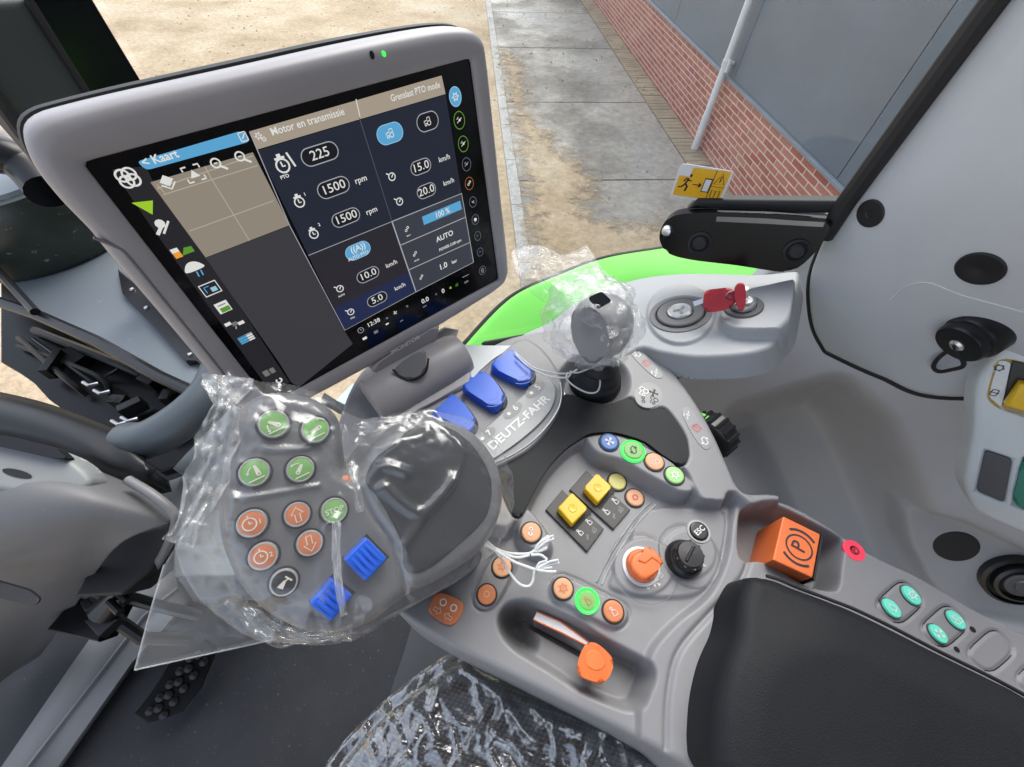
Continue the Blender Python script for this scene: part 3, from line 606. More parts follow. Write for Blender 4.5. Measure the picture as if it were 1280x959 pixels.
mb = MB(); ringf = pfr(kp, (916, 372), (1, .3), .004); mb.tube([ringf.at(9 * math.cos(a), 9 * math.sin(a), .002 * math.sin(a)) for a in np.linspace(0, 2 * math.pi, 25)], .0006, M_CHROME, 6); mb.build('key_ring', ky)

# ================================================================== front pillar and everything beyond the windscreen
fp = Plane(CAM + TF * .97, -TF, TR)
M_PILG = pmat('green_grey_pillar_trim', (.050, .055, .056), .55, var=.08, vs=6)
ap = thing('front_pillar', fp.px((110, 100)), 'dark front cab pillar with gloss black outer edge behind the monitor', 'pillar')
mb = MB(); mb.prism([fp.px(p) for p in ((-92, 0), (34, -6), (113, 123), (330, 470), (310, 500), (27, 165))], -TF, .06, M_PILG, .015, 4); mb.build('pillar_cover', ap)
mb = MB(); mb.prism([fp.px(p, -.012) for p in ((30, -12), (111, -12), (178, 105), (390, 470), (330, 478), (113, 125))], -TF, .05, M_GLOSS, .008, 3); mb.build('pillar_frame', ap)
mb = MB(); mb.tube([fp.px(p, .002) for p in ((32, -6), (113, 123), (330, 470))], .006, M_BLACKM, 8); mb.tube([fp.px(p, .002) for p in ((-92, 0), (27, 165), (310, 500))], .010, M_BLACKM, 8); mb.build('pillar_seal', ap)

M_HOOD = pmat('sky_tinted_grey', (.155, .182, .205), .4, var=.06, vs=3, coat=.1, dirt=.15)  # blue-grey of the reflected sky put into the base colour
M_DRUM = pmat('dark_green_steel', (.028, .036, .030), .3, var=.2, vs=5, dirt=.5)
M_GUN = pmat('grimy_engine_metal', (.05, .052, .055), .4, var=.5, vs=30, metal=.3)
hd = thing('hood', P((120, 370), .64), 'pale blue-grey tractor hood seen beyond the windscreen', 'hood')
mb = MB(); mb.prism([P(p, .66) for p in ((-120, 225), (0, 232), (60, 245), (180, 260), (290, 400), (290, 500), (200, 472), (120, 421), (45, 393), (0, 346), (-120, 280))], UP, .03, M_HOOD, .01, 3); mb.build('hood_skin', hd)
mb = MB(); mb.prism([P(p, .645) for p in ((146, 335), (152, 366), (232, 452), (246, 449), (262, 466), (280, 462), (200, 380))], UP, .012, M_BLACK, .003, 2)
for p in ((183, 385), (238, 443), (165, 362)): mb.lathe(P(p, .644), UP, [(.005, 0), (.004, .003), (0, .004)], M_CHROME, 10)
mb.build('hinge_bracket', hd)
dc = P((34, 262), .60)
mu = thing('exhaust_drum', dc, 'dark green round drum standing on the hood, speckled with drops', 'exhaust drum')
mb = MB(); mb.lathe(dc - UP * .06, UP, [(.205, 0), (.212, .012), (.212, .15), (.205, .162), (.19, .165), (0, .165)], M_DRUM, 64); mb.build('drum_body', mu)
mb = MB(); mb.lathe(dc + UP * .10, UP, [(.19, .004), (.185, .012), (.12, .02), (0, .02)], M_HOOD, 48); mb.build('drum_cap', mu)
mr = thing('mirror_arm', P((25, 205), .42), 'black arm with rounded housing behind the top left monitor corner', 'mirror arm')
mb = MB(); mb.tube(cr([P((-40, 190), .40), P((10, 196), .41), P((36, 212), .43), (P((60, 240), .45))], 5, False), [.034] * 16, M_GLOSS, 16); mb.build('arm_tube', mr)
mb = MB(); mb.tube([P((-10, 160), .40), P((26, 178), .41), P((40, 200), .42)], [.022, .024, .018], pmat('pale_mirror_housing', (.42, .36, .30), .4), 14); mb.build('housing', mr)

M_BAY = pmat('oily_black_bodywork', (.006, .0065, .007), .3, var=.4, vs=8, spec=.18)
M_GUN = pmat('grimy_black_metal', (.016, .017, .018), .35, var=.5, vs=30, spec=.3)
eb = thing('engine_bay', P((150, 470), .72), 'dark grimy engine bay with pipes and brackets below the hood', 'engine')
mb = MB(); mb.prism([P(p, .76) for p in ((0, 348), (45, 392), (120, 420), (200, 470), (300, 500), (300, 560), (200, 590), (90, 520), (62, 500), (46, 478), (0, 452))], UP, .02, M_BAY, .004); mb.build('bay_floor', eb)
rng = random.Random(3)
def rb(x0, x1, y0, y1): return (rng.uniform(x0, x1), rng.uniform(y0, y1))
for k in range(6):
    mb = MB(); a = rb(20, 110, 405, 440); b_ = (a[0] + rng.uniform(40, 110), a[1] + rng.uniform(30, 60)); c_ = (b_[0] + rng.uniform(-20, 40), b_[1] + rng.uniform(5, 25))
    mb.tube(cr([P(a, .75), P(b_, .725), P(c_, .75)], 6, False), rng.choice((.004, .006, .009)), rng.choice((M_GUN, M_BAY, M_BAY)), 8); mb.build('hose', eb)
for k in range(14):
    mb = MB(); c_ = rb(60, 235, 440, 530)
    if (c_[1] - 440) > (c_[0] - 60) * .55 + 40 or (c_[1] - 400) < (c_[0] - 60) * .42: continue
    t = rng.uniform(0, 3); mb.box(P(c_, .735 - rng.uniform(0, .02)), (math.cos(t), math.sin(t), 0), (-math.sin(t), math.cos(t), 0), UP, rng.uniform(.008, .03), rng.uniform(.006, .016), .03, rng.choice((M_GUN, M_BAY, M_GUN)), .002); mb.build('bracket', eb)
for c_ in ((118, 488), (152, 522), (140, 526), (104, 478)):
    mb = MB(); q = P(c_, .715); mb.tube([q, q + np.array((.02, -.012, .004)), q + np.array((.032, -.004, 0))], .0035, M_SILVER, 8); mb.build('clip', eb)
sb = thing('windscreen_sill', P((120, 430), .60), 'thin dark sill bar with bright edge running under the windscreen', 'sill')
mb = MB(); mb.tube([P(p, .62) for p in ((-60, 355), (0, 378), (45, 393), (120, 426), (200, 471), (262, 500))], .011, M_BLACK, 10); mb.build('sill_bar', sb)
mb = MB(); mb.tube([P(p, .60) for p in ((-40, 300), (0, 342), (44, 390))], .008, M_BLACK, 8); mb.build('wiper_arm', sb)

dr = thing('dashboard_rim', P((90, 545), .56), 'padded black dashboard rim in front of the windscreen', 'dashboard')
rows = [[P(p, d) for p, d in r] for r in (
    [((-60, 480), .60), ((0, 490), .60), ((55, 503), .60), ((110, 522), .60), ((150, 538), .60), ((172, 552), .60), ((186, 566), .60)],
    [((-60, 490), .575), ((0, 500), .575), ((55, 515), .575), ((105, 533), .575), ((142, 550), .575), ((165, 566), .575), ((182, 580), .58)],
    [((-60, 520), .57), ((0, 530), .57), ((60, 548), .57), ((110, 570), .57), ((145, 590), .58), ((170, 600), .59), ((190, 602), .60)],
    [((-60, 560), .62), ((0, 575), .62), ((60, 592), .62), ((110, 610), .62), ((150, 620), .63), ((185, 620), .64), ((215, 615), .66)])]
mb = MB(); mb.grid(cr_grid(rows, 5, 5), pmat('rim_black_pad', (.0085, .009, .010), .34, var=.1, spec=.35)); mb.build('rim_pad', dr, 80, thick=.02)
mb = MB(); mb.tube(cr([P((160, 552), .60), P((190, 548), .585), P((232, 522), .575), P((264, 490), .565), P((280, 455), .56)], 6, False), [.030] * 24 + [.03], pmat('blue_grey_trim_tube', (.065, .080, .094), .4, var=.05), 18); mb.build('trim_tube', dr, 60)
bl = thing('lower_screen_trim', P((245, 580), .66), 'flat blue-grey trim plate between dashboard and joystick bag', 'trim plate')
mb = MB(); mb.prism([P(p, .66) for p in ((215, 585), (232, 566), (262, 540), (290, 505), (330, 520), (330, 600), (250, 610))], UP, .02, pmat('blue_grey_trim', (.13, .15, .17), .45, var=.05), .004); mb.build('trim_plate', bl)
mb = MB(); mb.prism([P(p, .69) for p in ((190, 608), (240, 590), (330, 580), (330, 720), (215, 720), (222, 655))], UP, .02, pmat('pale_grey_floor_trim', (.15, .16, .165), .5, var=.05), .004); mb.build('lower_plate', bl)
mb = MB(); mb.tube(cr([P((160, 600), .56), P((190, 618), .565), (P((214, 638), .58)), P((220, 655), .60), P((206, 690), .68), P((190, 715), .74)], 6, False), .0065, pmat('grey_edge_trim', (.15, .15, .16), .45, var=.05), 12); mb.build('edge_trim', bl, 60)

# steering column cover
sc_ = thing('steering_column', P((80, 700), .55), 'tapering dark grey cover of the steering column with pale lid', 'steering column')
rows = [[P(p, d) for p, d in r] for r in (
    [((-90, 540), .60), ((0, 553), .60), ((60, 564), .60), ((112, 577), .60), ((166, 604), .60), ((216, 640), .62)],
    [((-90, 570), .52), ((0, 580), .52), ((60, 595), .525), ((110, 612), .535), ((160, 633), .56), ((215, 652), .60)],
    [((-90, 640), .525), ((0, 645), .53), ((50, 652), .54), ((95, 661), .56), ((132, 669), .585), ((156, 676), .60)],
    [((-90, 730), .60), ((0, 720), .62), ((40, 718), .635), ((75, 716), .65), ((102, 714), .67), ((122, 713), .69)],
    [((-90, 800), .72), ((-20, 785), .745), ((15, 777), .76), ((45, 771), .78), ((70, 767), .80), ((90, 764), .82)],
    [((-90, 930), .88), ((-40, 890), .90), ((-10, 862), .92), ((15, 842), .94), ((36, 829), .96), ((50, 820), .975)])]
mb = MB(); mb.prism([P(p, .70) for p in ((140, 668), (214, 655), (206, 690), (186, 716), (150, 745), (90, 748), (110, 712))], vnorm((.3, -.3, 1)), .10, M_BLACKM, .01); mb.build('column_underside', sc_)
mb = MB(); mb.prism([P(p, .598) for p in rounded([(-20, 722), (36, 738), (50, 749), (44, 758), (-20, 744)], 6)], vnorm((.2, -.5, .8)), .004, M_BLACKM, .001); mb.build('column_slot_shade', sc_)  # flat dark strip drawn for the shade in a recessed slot
mb = MB(); mb.grid(cr_grid(rows, 6, 6), pmat('column_grey_plastic', (.125, .125, .132), .5, var=.06, vs=9, bump=.1, bs=1200, dirt=.1)); mb.build('column_cover', sc_, 80, thick=.012)
lp = Plane(P((50, 590), .515), vnorm(UP * .9 - TF * .25 + np.array((.1, -.2, 0))), TF)
lid = HF(lp, [lp.px(p) for p in cr([(-70, 545), (0, 551), (50, 561), (90, 576), (112, 594), (113, 607), (95, 617), (50, 621), (0, 614), (-70, 600)], 5)], .0018, .008, .02, .004)
mb = MB(); lid.mesh(mb, pmat('pale_grey_lid', (.25, .262, .266), .45, var=.04)); mb.build('column_lid', sc_, 180)
f = lid.frame((22, 592), (1, .26)); mb = MB(); mb.poly(f, circ((0, 0), 19, 24, 5.5), M_BLACKM, .0008); mb.build('lid_slot', sc_)
f = lid.frame((-5, 549), (1, .24)); mb = MB(); mb.prism([lp.px(p, .010) for p in rounded([(-60, 538), (10, 545), (70, 560), (84, 573), (60, 572), (-10, 556), (-60, 550)], 5)], lp.n, .02, M_BLACK, .004); mb.build('lid_hinge', sc_)
pl_ = thing('pedal_linkage', P((120, 760), .8), 'black pedal lever and bracket below the steering column', 'pedal')
mb = MB(); mb.prism([P(p, .80) for p in ((56, 788), (95, 742), (150, 752), (122, 804))], vnorm((.2, -.3, 1)), .05, M_GLOSS, .006); mb.build('bracket', pl_)
mb = MB(); mb.prism([P(p, .785) for p in ((98, 752), (110, 746), (118, 756), (106, 766))], UP, .02, M_BLACK, .003); mb.prism([P(p, .785) for p in ((104, 776), (128, 768), (146, 774), (122, 796))], UP, .02, M_BLACK, .003); mb.build('switch_housing', pl_)
mb = MB(); mb.tube([P((128, 766), .78), P((150, 742), .76), P((176, 709), .72)], [.020, .017, .018], M_BLACK, 14); mb.tube([P((160, 705), .722), P((188, 713), .718)], .015, M_BLACK, 12); mb.build('lever', pl_)
for p0, p1 in (((146, 738), (160, 752)), ((136, 752), (150, 766))):
    mb = MB(); mb.tube([P(p0, .745), P(p1, .745)], .006, M_BLACK, 10); mb.build('collar', pl_)
mb = MB(); mb.tube([P((140, 772), .82), P((178, 798), .86), P((240, 800), .90)], .011, M_BLACK, 10); mb.tube([P((150, 744), .80), P((192, 756), .84), P((250, 770), .88)], .010, M_BLACK, 10); mb.build('rod', pl_)
mb = MB(); mb.tube([P((88, 738), .78), P((150, 720), .74)], .010, M_BLACK, 8); mb.build('cross_rod', pl_)

# floor
fl = thing('floor_mat', P((400, 850), 1.0), 'dark rubber cab floor mat with scattered dirt', 'floor mat')
mb = MB(); mb.prism([P(p, 1.0) for p in ((-400, 1000), (-200, 650), (150, 560), (520, 560), (900, 700), (1100, 980), (700, 1300), (200, 1300))], UP, .05, M_FLOOR, .004); mb.build('mat_sheet', fl)
mb = MB(); mb.prism([P(p, .985) for p in ((540, 690), (700, 700), (760, 860), (640, 960), (470, 912), (505, 815))], UP, .02, pmat('floor_side_rubber', (.030, .033, .039), .45, var=.1, vs=20), .003); mb.build('side_flap', fl)
M_SILL = pmat('grey_sill_plastic', (.17, .172, .18), .5, var=.06, vs=8)
sl_ = thing('floor_sill', P((110, 850), .985), 'light grey stepped sill strip along the cab floor', 'sill')
mb = MB(); q = ((-20, 990), (90, 830), (150, 745), (215, 700))
inn = ((10, 990), (128, 838), (180, 770), (222, 735)); mid = ((50, 990), (165, 828), (205, 785), (240, 745))
mb.grid([[P(p, .955) for p in q], [P(p, .955) for p in inn]], M_SILL); mb.grid([[P(p, .955) for p in inn], [P(p, .965) for p in [(a + 5, b) for a, b in inn]], [P(p, .965) for p in mid], [P(p, 1.0) for p in [(a + 6, b) for a, b in mid]]], M_SILL); mb.build('sill_strip', sl_, 30, thick=.004)
mb = MB(); mb.prism([P(p, .93) for p in ((222, 640), (330, 620), (330, 745), (240, 752), (214, 712))], UP, .03, M_DASH, .006); mb.build('sill_end', sl_)
M_GLOSS2 = pmat('worn_pedal_rubber', (.010, .010, .011), .22, var=.1, vs=40, spec=.6)
pd = thing('accelerator_pedal', P((220, 860), .95), 'black studded accelerator pedal on the floor below the bag corner', 'pedal')
pp = Plane(P((220, 860), .93), vnorm(UP * .85 - TF * .5), TF)
po = [(167, 893), (190, 868), (212, 828), (255, 800), (272, 812), (252, 860), (228, 890), (205, 899), (185, 905)]
mb = MB(); mb.prism([pp.px(p) for p in po], pp.n, .012, M_BAY, .003); mb.build('pedal_plate', pd)
k = 0
for i in range(6):
    for j in range(3):
        c_ = (188 + i * 12.5 + j * 10.5 - (4 if j == 2 else 0), 888 - i * 16.5 + j * 2.5 - (0 if j != 1 else 6))
        if c_[0] > 262 or c_[1] < 812: continue
        f = pfr(pp, c_, (1, 0), 0); mb = MB(); mb.lathe(f.o, f.n, [(6.6 * f.k, -.001), (6.4 * f.k, .004), (5.2 * f.k, .006), (0, .0066)], M_GLOSS2, 16); mb.build('stud', pd)

# ================================================================== unseen roof and rear wall, added to block sky light and darken reflections
if SHADE_ROOF:
    M_LIN = pmat('added_shade_lining', (.16, .16, .165), .8, var=.05, vs=10, bump=.2, bs=300)
    rf = thing('added_cab_shade', CAM + UP * .62, 'unseen grey roof and rear wall added to block sky light', 'cab')
    mb = MB(); mb.prism([CAM + TF * a + TR * b_ + UP * .62 for a, b_ in ((-.9, -.8), (.34, -.8), (.34, .42), (-.9, .42))], -UP, .06, M_LIN, .02); mb.build('added_shade_lining', rf)
    mb = MB(); mb.prism([CAM + TF * -.9 + TR * b_ + UP * z for b_, z in ((-.9, -.9), (.53, -.9), (.53, .62), (-.9, .62))], TF, .05, M_LIN, .02); mb.build('added_rear_shade', rf)
# ================================================================== symbols
def arc(c, r, a0, a1, n=12, ry=None):
    ry = ry or r; return [(c[0] + r * math.cos(math.radians(a0 + (a1 - a0) * k / n)), c[1] + ry * math.sin(math.radians(a0 + (a1 - a0) * k / n))) for k in range(n + 1)]
def capsule(a, b, r0, r1, n=8):
    a, b = np.array(a, float), np.array(b, float); t = math.atan2(*(b - a)[::-1])
    return [tuple(a + r0 * np.array((math.cos(t + math.pi / 2 + math.pi * k / n), math.sin(t + math.pi / 2 + math.pi * k / n)))) for k in range(n + 1)] + \
           [tuple(b + r1 * np.array((math.cos(t - math.pi / 2 + math.pi * k / n), math.sin(t - math.pi / 2 + math.pi * k / n)))) for k in range(n + 1)]
def symbol(mb, f, kind, mat, w=.13, alt=None):
    h = 0.0
    R = lambda p, ww=w, cl=False: mb.ribbon(f, p, ww, mat, cl)
    if kind.startswith('loader'):
        a = {'loader0': 140, 'loader1': 20, 'loader2': 100, 'loader3': 50}[kind]; t = math.radians(a); p0 = np.array((.25, -.2)) if a > 90 else np.array((-.25, -.2))
        if a == 20: p0 = np.array((.3, .05)); t = math.radians(195)
        p1 = p0 + .62 * np.array((math.cos(t), math.sin(t))); mb.poly(f, capsule(p0, p1, .17, .11), mat, h)
        mb.poly(f, circ(p0, .07, 10), alt or M_GBTN, .0002)
        R([(-.55, -.62), (.55, -.50)], .09)
        c = p0; s0, s1 = (a + 18, a + 58) if a < 120 else (a + 20, a + 55)
        q = arc(tuple(c), .72, s0, s1, 8); R(q, .08); e = np.array(q[-1]); d = vnorm(np.array(q[-1]) - np.array(q[-2])); nn = np.array((-d[1], d[0]))
        mb.poly(f, [e + d * .18, e + nn * .13, e - nn * .13], mat, h)
    elif kind.startswith('clock'):
        R(circ((-.15, 0), .46, 20), .10, True); R([(-.15, 0), (-.15, .24)], .09); R([(-.15, 0), (.03, .06)], .09); R([(-.15, .46), (-.15, .66)], .10)
        mb.text(f, kind[5:], .5, mat, 0, .55, -.05, .02)
    elif kind in ('up', 'down'):
        s = 1 if kind == 'up' else -1
        R([(-.2, -.62 * s), (.2, -.62 * s), (.2, .05 * s), (.48, .05 * s), (0, .64 * s), (-.48, .05 * s), (-.2, .05 * s)], .09, True)
    elif kind == 'horn':
        mb.poly(f, [(-.55, -.15), (-.15, -.45), (.2, .12), (.05, .2)], mat); R([(.18, .45), (.6, -.02)], .13); R([(.1, .1), (.38, .22)], .1)
    elif kind.startswith('T:'): mb.text(f, kind[2:], .62 if len(kind) > 5 else .8, mat, 0, 0, 0, .015)
    elif kind == 'gear':
        R(circ((0, 0), .36, 16), .14, True)
        for k in range(6): a = k * math.pi / 3; R([(.42 * math.cos(a), .42 * math.sin(a)), (.64 * math.cos(a), .64 * math.sin(a))], .14)
        mb.poly(f, circ((0, 0), .10, 8), mat)
    elif kind == 'ring': R(circ((0, 0), .34, 18), .15, True)
    elif kind == 'dots':
        for c in ((-.25, -.1), (.2, .3)): R(circ(c, .2, 12), .12, True)
        R([(-.1, .02), (.08, .18)], .1)
    elif kind == 'tractor':
        R(circ((.22, -.22), .3, 14), .12, True); R(circ((-.4, -.34), .17, 10), .11, True); R([(-.6, -.1), (-.6, .15), (-.1, .18), (0, .55), (.42, .55), (.46, .1)], .11); R([(-.22, -.3), (-.08, -.26)], .1)
    elif kind == 'fan':
        for k in range(4): a = k * math.pi / 2 + .4; mb.poly(f, [(0, 0), (.62 * math.cos(a - .35), .62 * math.sin(a - .35)), (.66 * math.cos(a + .3), .66 * math.sin(a + .3))], mat)
        R(circ((0, 0), .16, 10), .09, True)
    elif kind == 'person':
        R(circ((-.1, .38), .15, 10), .1, True); R([(-.3, -.5), (-.25, .1), (.08, .12), (.3, -.1)], .12); R([(-.28, -.5), (.3, -.5), (.3, -.2)], .1)
    elif kind == 'swap':
        for s in (1, -1):
            R([(-.35 * s + .1 * s, .1 * s), (-.12 * s, .4 * s), (.3 * s, .42 * s), (.42 * s, .1 * s)], .11); mb.poly(f, [(.62 * s, .15 * s), (.2 * s, .12 * s), (.45 * s, -.18 * s)], mat)
    elif kind == 'slider': R([(-.5, -.3), (.5, .3)], .1); mb.poly(f, circ((.05, .03), .2, 10), mat); R([(-.5, .2), (-.1, .5)], .1)
    elif kind == 'box': R([(-.4, -.4), (.4, -.4), (.4, .4), (-.4, .4)], .13, True); R([(0, -.1), (0, .6)], .1)
    elif kind == 'person_seat': symbol(mb, f, 'person', mat, w)
M_ICON = pmat('cream_symbol_print', (.74, .70, .62), .5, var=.02); M_ICW = pmat('white_symbol_print', (.78, .78, .78), .5, var=.02)
M_ICR = pmat('red_symbol_print', (.62, .06, .06), .5, var=.02); M_ICD = pmat('dark_symbol_print', (.02, .02, .022), .5, var=.02); M_ICP = pmat('pale_pink_print', (.78, .55, .50), .5, var=.02)
def button(par, f, rp, mat, kind=None, smat=None, rim=M_BLACKM, rimw=1.16, hgt=.0026, ry=1.0, rim2=None, name='button', sw=.13, label=None, ssc=.82):
    """round push button: dark gap, optional grey collar, domed cap; the symbol printed on it is its child"""
    r = rp * f.k; mb = MB()
    mb.lathe(f.o, f.n, [(r * rimw, -.004), (r * rimw, .0006), (r * rimw * .98, .0010), (r * 1.01, .0010), (r * 1.0, -.001)], rim, 36, f.u, ry)
    if rim2 is not None:
        mb.lathe(f.o, f.n, [(r * 1.0, -.002), (r * .985, hgt * .8), (r * .93, hgt), (r * .86, hgt * .98), (r * .85, hgt * .9)], rim2, 36, f.u, ry)
        mb.lathe(f.o, f.n, [(r * .86, hgt * .7), (r * .84, hgt * .95), (r * .5, hgt * 1.08), (0, hgt * 1.1)], mat, 36, f.u, ry)
    else: mb.lathe(f.o, f.n, [(r, -.002), (r * .985, hgt * .75), (r * .93, hgt * .97), (r * .8, hgt), (r * .4, hgt * 1.0), (0, hgt * 1.0)], mat, 36, f.u, ry)
    o = mb.build(name, par, 50)
    if label: o['label'] = label
    if kind:
        ms = MB(); fi = Fr(f.o + f.n * (hgt * 1.12 + .0002), f.u, f.v, f.n, r * ssc); symbol(ms, fi, kind, smat or M_ICON, sw, mat); ms.build('symbol', o, smooth=False)
    return o

# ================================================================== armrest console
D0 = .375; CP = HOR(D0)
out = cr([(420, 600), (470, 700), (487, 757), (560, 806), (640, 846), (720, 886), (800, 926), (860, 960), (960, 1020), (1330, 1120), (1420, 880), (1281, 785), (1238, 764), (1160, 719), (1117, 699), (1078, 678), (1036, 650), (993, 627), (960, 619), (934, 619), (920, 610), (906, 580), (891, 546), (871, 510), (846, 474), (818, 442), (790, 424), (740, 415), (690, 415), (640, 424), (600, 438), (540, 432), (470, 450), (430, 510)], 5)
hf = HF(CP, [CP.px(p, .015) for p in out], .0011, .005, .10, .004)
L = lambda pts, h, w, n=5: hf.layer([CP.px(p, h) for p in (cr(pts, n) if n else pts)], h, w)
L([(800, 885), (805, 852), (816, 812), (845, 778), (880, 750), (898, 724), (910, 690), (917, 640), (940, 560), (1100, 600), (1500, 760), (1500, 1180), (900, 1100), (812, 980)], .008, .005)
plate = [(655, 642), (662, 624), (684, 587), (706, 563), (723, 551), (738, 543), (762, 541), (790, 548), (815, 560), (840, 575), (858, 592), (868, 612), (876, 624), (893, 630), (908, 627), (919, 617), (975, 640), (960, 400), (700, 340), (380, 380), (360, 560), (480, 640), (560, 650), (628, 662), (642, 656)]
L(plate, .020, .007)
tear = [(652, 640), (660, 634), (672, 645), (684, 662), (690, 680), (684, 692), (664, 688), (650, 676), (646, 660)]
L(tear, .016, .006)
ridge = [(733, 545), (762, 541), (790, 548), (815, 560), (840, 575), (858, 592), (868, 606), (866, 616), (850, 616), (832, 607), (806, 593), (778, 577), (752, 570), (738, 560)]
L(ridge, .0215, .006)
inlay = [(650, 645), (640, 644), (625, 610), (618, 588), (640, 575), (662, 563), (684, 539), (697, 517), (702, 496), (712, 492), (734, 501), (758, 505), (780, 499), (790, 497), (801, 507), (815, 512), (830, 509), (843, 522), (857, 544), (861, 563), (860, 574), (852, 582), (828, 568), (806, 552), (780, 543), (762, 540), (738, 542), (723, 550), (706, 562), (684, 586), (668, 613), (656, 637)]
hf.layer([CP.px(p, .020) for p in cr(inlay, 3)], .013, .003)
hf.layer([CP.px(p, .020) for p in circ((743, 477), 41, 40, 33)], .006, .012)                    # well of the cross-gate stick
tray = [(629, 786), (627, 772), (636, 759), (655, 754), (672, 758), (692, 766), (722, 780), (752, 800), (780, 815), (806, 830), (812, 845), (806, 862), (799, 878), (786, 883), (764, 876), (727, 860), (690, 836), (655, 815), (638, 801)]
hf.layer([CP.px(p, .0) for p in cr(tray, 4)], -.026, .008)
hf.layer([CP.px(p, .0) for p in cr([(634, 786), (632, 774), (640, 763), (652, 761), (660, 768), (662, 786), (668, 804), (654, 804), (642, 796)], 4)], -.050, .016)
L([(689, 728), (700, 719), (722, 726), (760, 745), (781, 756), (786, 770), (777, 783), (762, 784), (735, 771), (700, 753), (688, 742)], .005, .004)
L([(612, 700), (628, 692), (642, 700), (640, 715), (628, 742), (616, 758), (602, 760), (593, 750), (596, 734)], .0025, .002)
hf.groove([CP.px(p) for p in cr([(612, 698), (630, 691), (644, 700), (642, 716), (628, 745), (616, 760), (600, 762), (591, 750), (595, 732), (612, 698)], 4, False)], .0026, .0010)
hf.groove([CP.px(p) for p in cr([(688, 727), (700, 718), (722, 725), (760, 744), (782, 756), (787, 770), (778, 784), (762, 785), (735, 772), (700, 754), (687, 742), (688, 727)], 4, False)], .0015, .0010)
L([(805, 640), (860, 634), (905, 642), (903, 690), (893, 722), (872, 742), (842, 747), (800, 745), (764, 734), (770, 712), (786, 680)], .003, .004)
L(circ((805, 708), 38, 30, 36), .0048, .002, 0); L(circ((862, 692), 33, 30, 31), .0045, .003, 0)
rec = [(928, 641), (938, 637), (951, 634), (974, 635), (1002, 648), (1027, 661), (1046, 671), (1053, 679), (1050, 705), (1045, 734), (1030, 735), (1008, 729), (985, 716), (966, 704), (948, 699), (928, 697), (925, 668)]
hf.layer([CP.px(p, .008) for p in cr(rec, 4)], -.022, .005)
hf.groove([CP.px(p, .008) for p in cr([(936, 700), (928, 722), (908, 745), (880, 775), (858, 800), (845, 822), (838, 850), (834, 885), (833, 935)], 4, False)], .0028, .0020)
# grooves round the switch modules beside the armrest pad
for c in ((1125, 753), (1180.5, 783), (1239, 813.5), (1300, 846)):
    sq_ = rounded([(c[0] - 34, c[1] + 3), (c[0] + 4, c[1] - 31), (c[0] + 33, c[1] + 0), (c[0] - 2, c[1] + 31)], 16, 4)
    hf.groove([CP.px(p, .008) for p in sq_ + sq_[:1]], .0018, .0010)
# oval plate with the maker's name
dz = [(590, 560), (598, 545), (625, 520), (655, 494), (679, 476), (690, 478), (694, 492), (690, 508), (676, 527), (655, 546), (632, 563), (612, 575), (596, 577)]
L([(570, 570), (580, 500), (640, 430), (672, 432), (700, 470), (704, 496), (698, 516), (684, 538), (662, 561), (636, 577), (605, 588), (575, 590)], .0225, .004)
L(dz, .0245, .002)
ac = thing('armrest_console', CP.px((760, 700)), 'grey armrest console crowded with coloured buttons, switches and knobs', 'control console')
mb = MB(); hf.mesh(mb, M_GREY); mb.build('console_shell', ac, 180)
mb = MB(); mb.prism([CP.px(p, .0185) for p in cr(inlay, 5)], CP.n, .012, M_DARK, .0022, 3); mb.build('dark_inlay', ac, 50)
mb = MB(); mb.prism([CP.px(p, .0252) for p in cr(dz, 5)], CP.n, .002, pmat('plate_grey', (.33, .345, .36), .4, var=.03), .0006, 2)
fr0 = pfr(CP, (650, 527), (57, -50), .0256); mb.text(fr0, 'DEUTZ-FAHR', 13.2, M_ICW, 0, 0, 0, .025, 1.13)
for t, c in (('5', (669, 487)), ('6', (641, 513)), ('7', (608, 544))):
    f = pfr(CP, c, (57, -50), .0256); mb.poly(f, circ((0, 0), 13, 24, 6.5), M_GREY, 0); mb.text(f.up(.0003), t, 9.5, M_ICW, 0, 4, 0, .02); mb.poly(f.up(.0003), circ((-6, 0), 2, 10), M_ICW)
mb.build('name_plate', ac, 40)
mb = MB()
for o_, r_ in (((0, 0), .0008), ((4, 6), .0006)):
    q = [(700 + o_[0] * .4, 478 + o_[1] * .2), (702 + o_[0], 494 + o_[1] * .3), (697 + o_[0], 513 + o_[1] * .6), (682 + o_[0], 535 + o_[1] * .8), (660 + o_[0] * .8, 556 + o_[1]), (636 + o_[0] * .6, 571 + o_[1]), (612 + o_[0] * .4, 581 + o_[1])]
    mb.tube([hf.frame(p, lift=.0004).o for p in cr(q, 5, False)], r_, M_SILVER, 8)
mb.build('plate_trim_rings', ac)

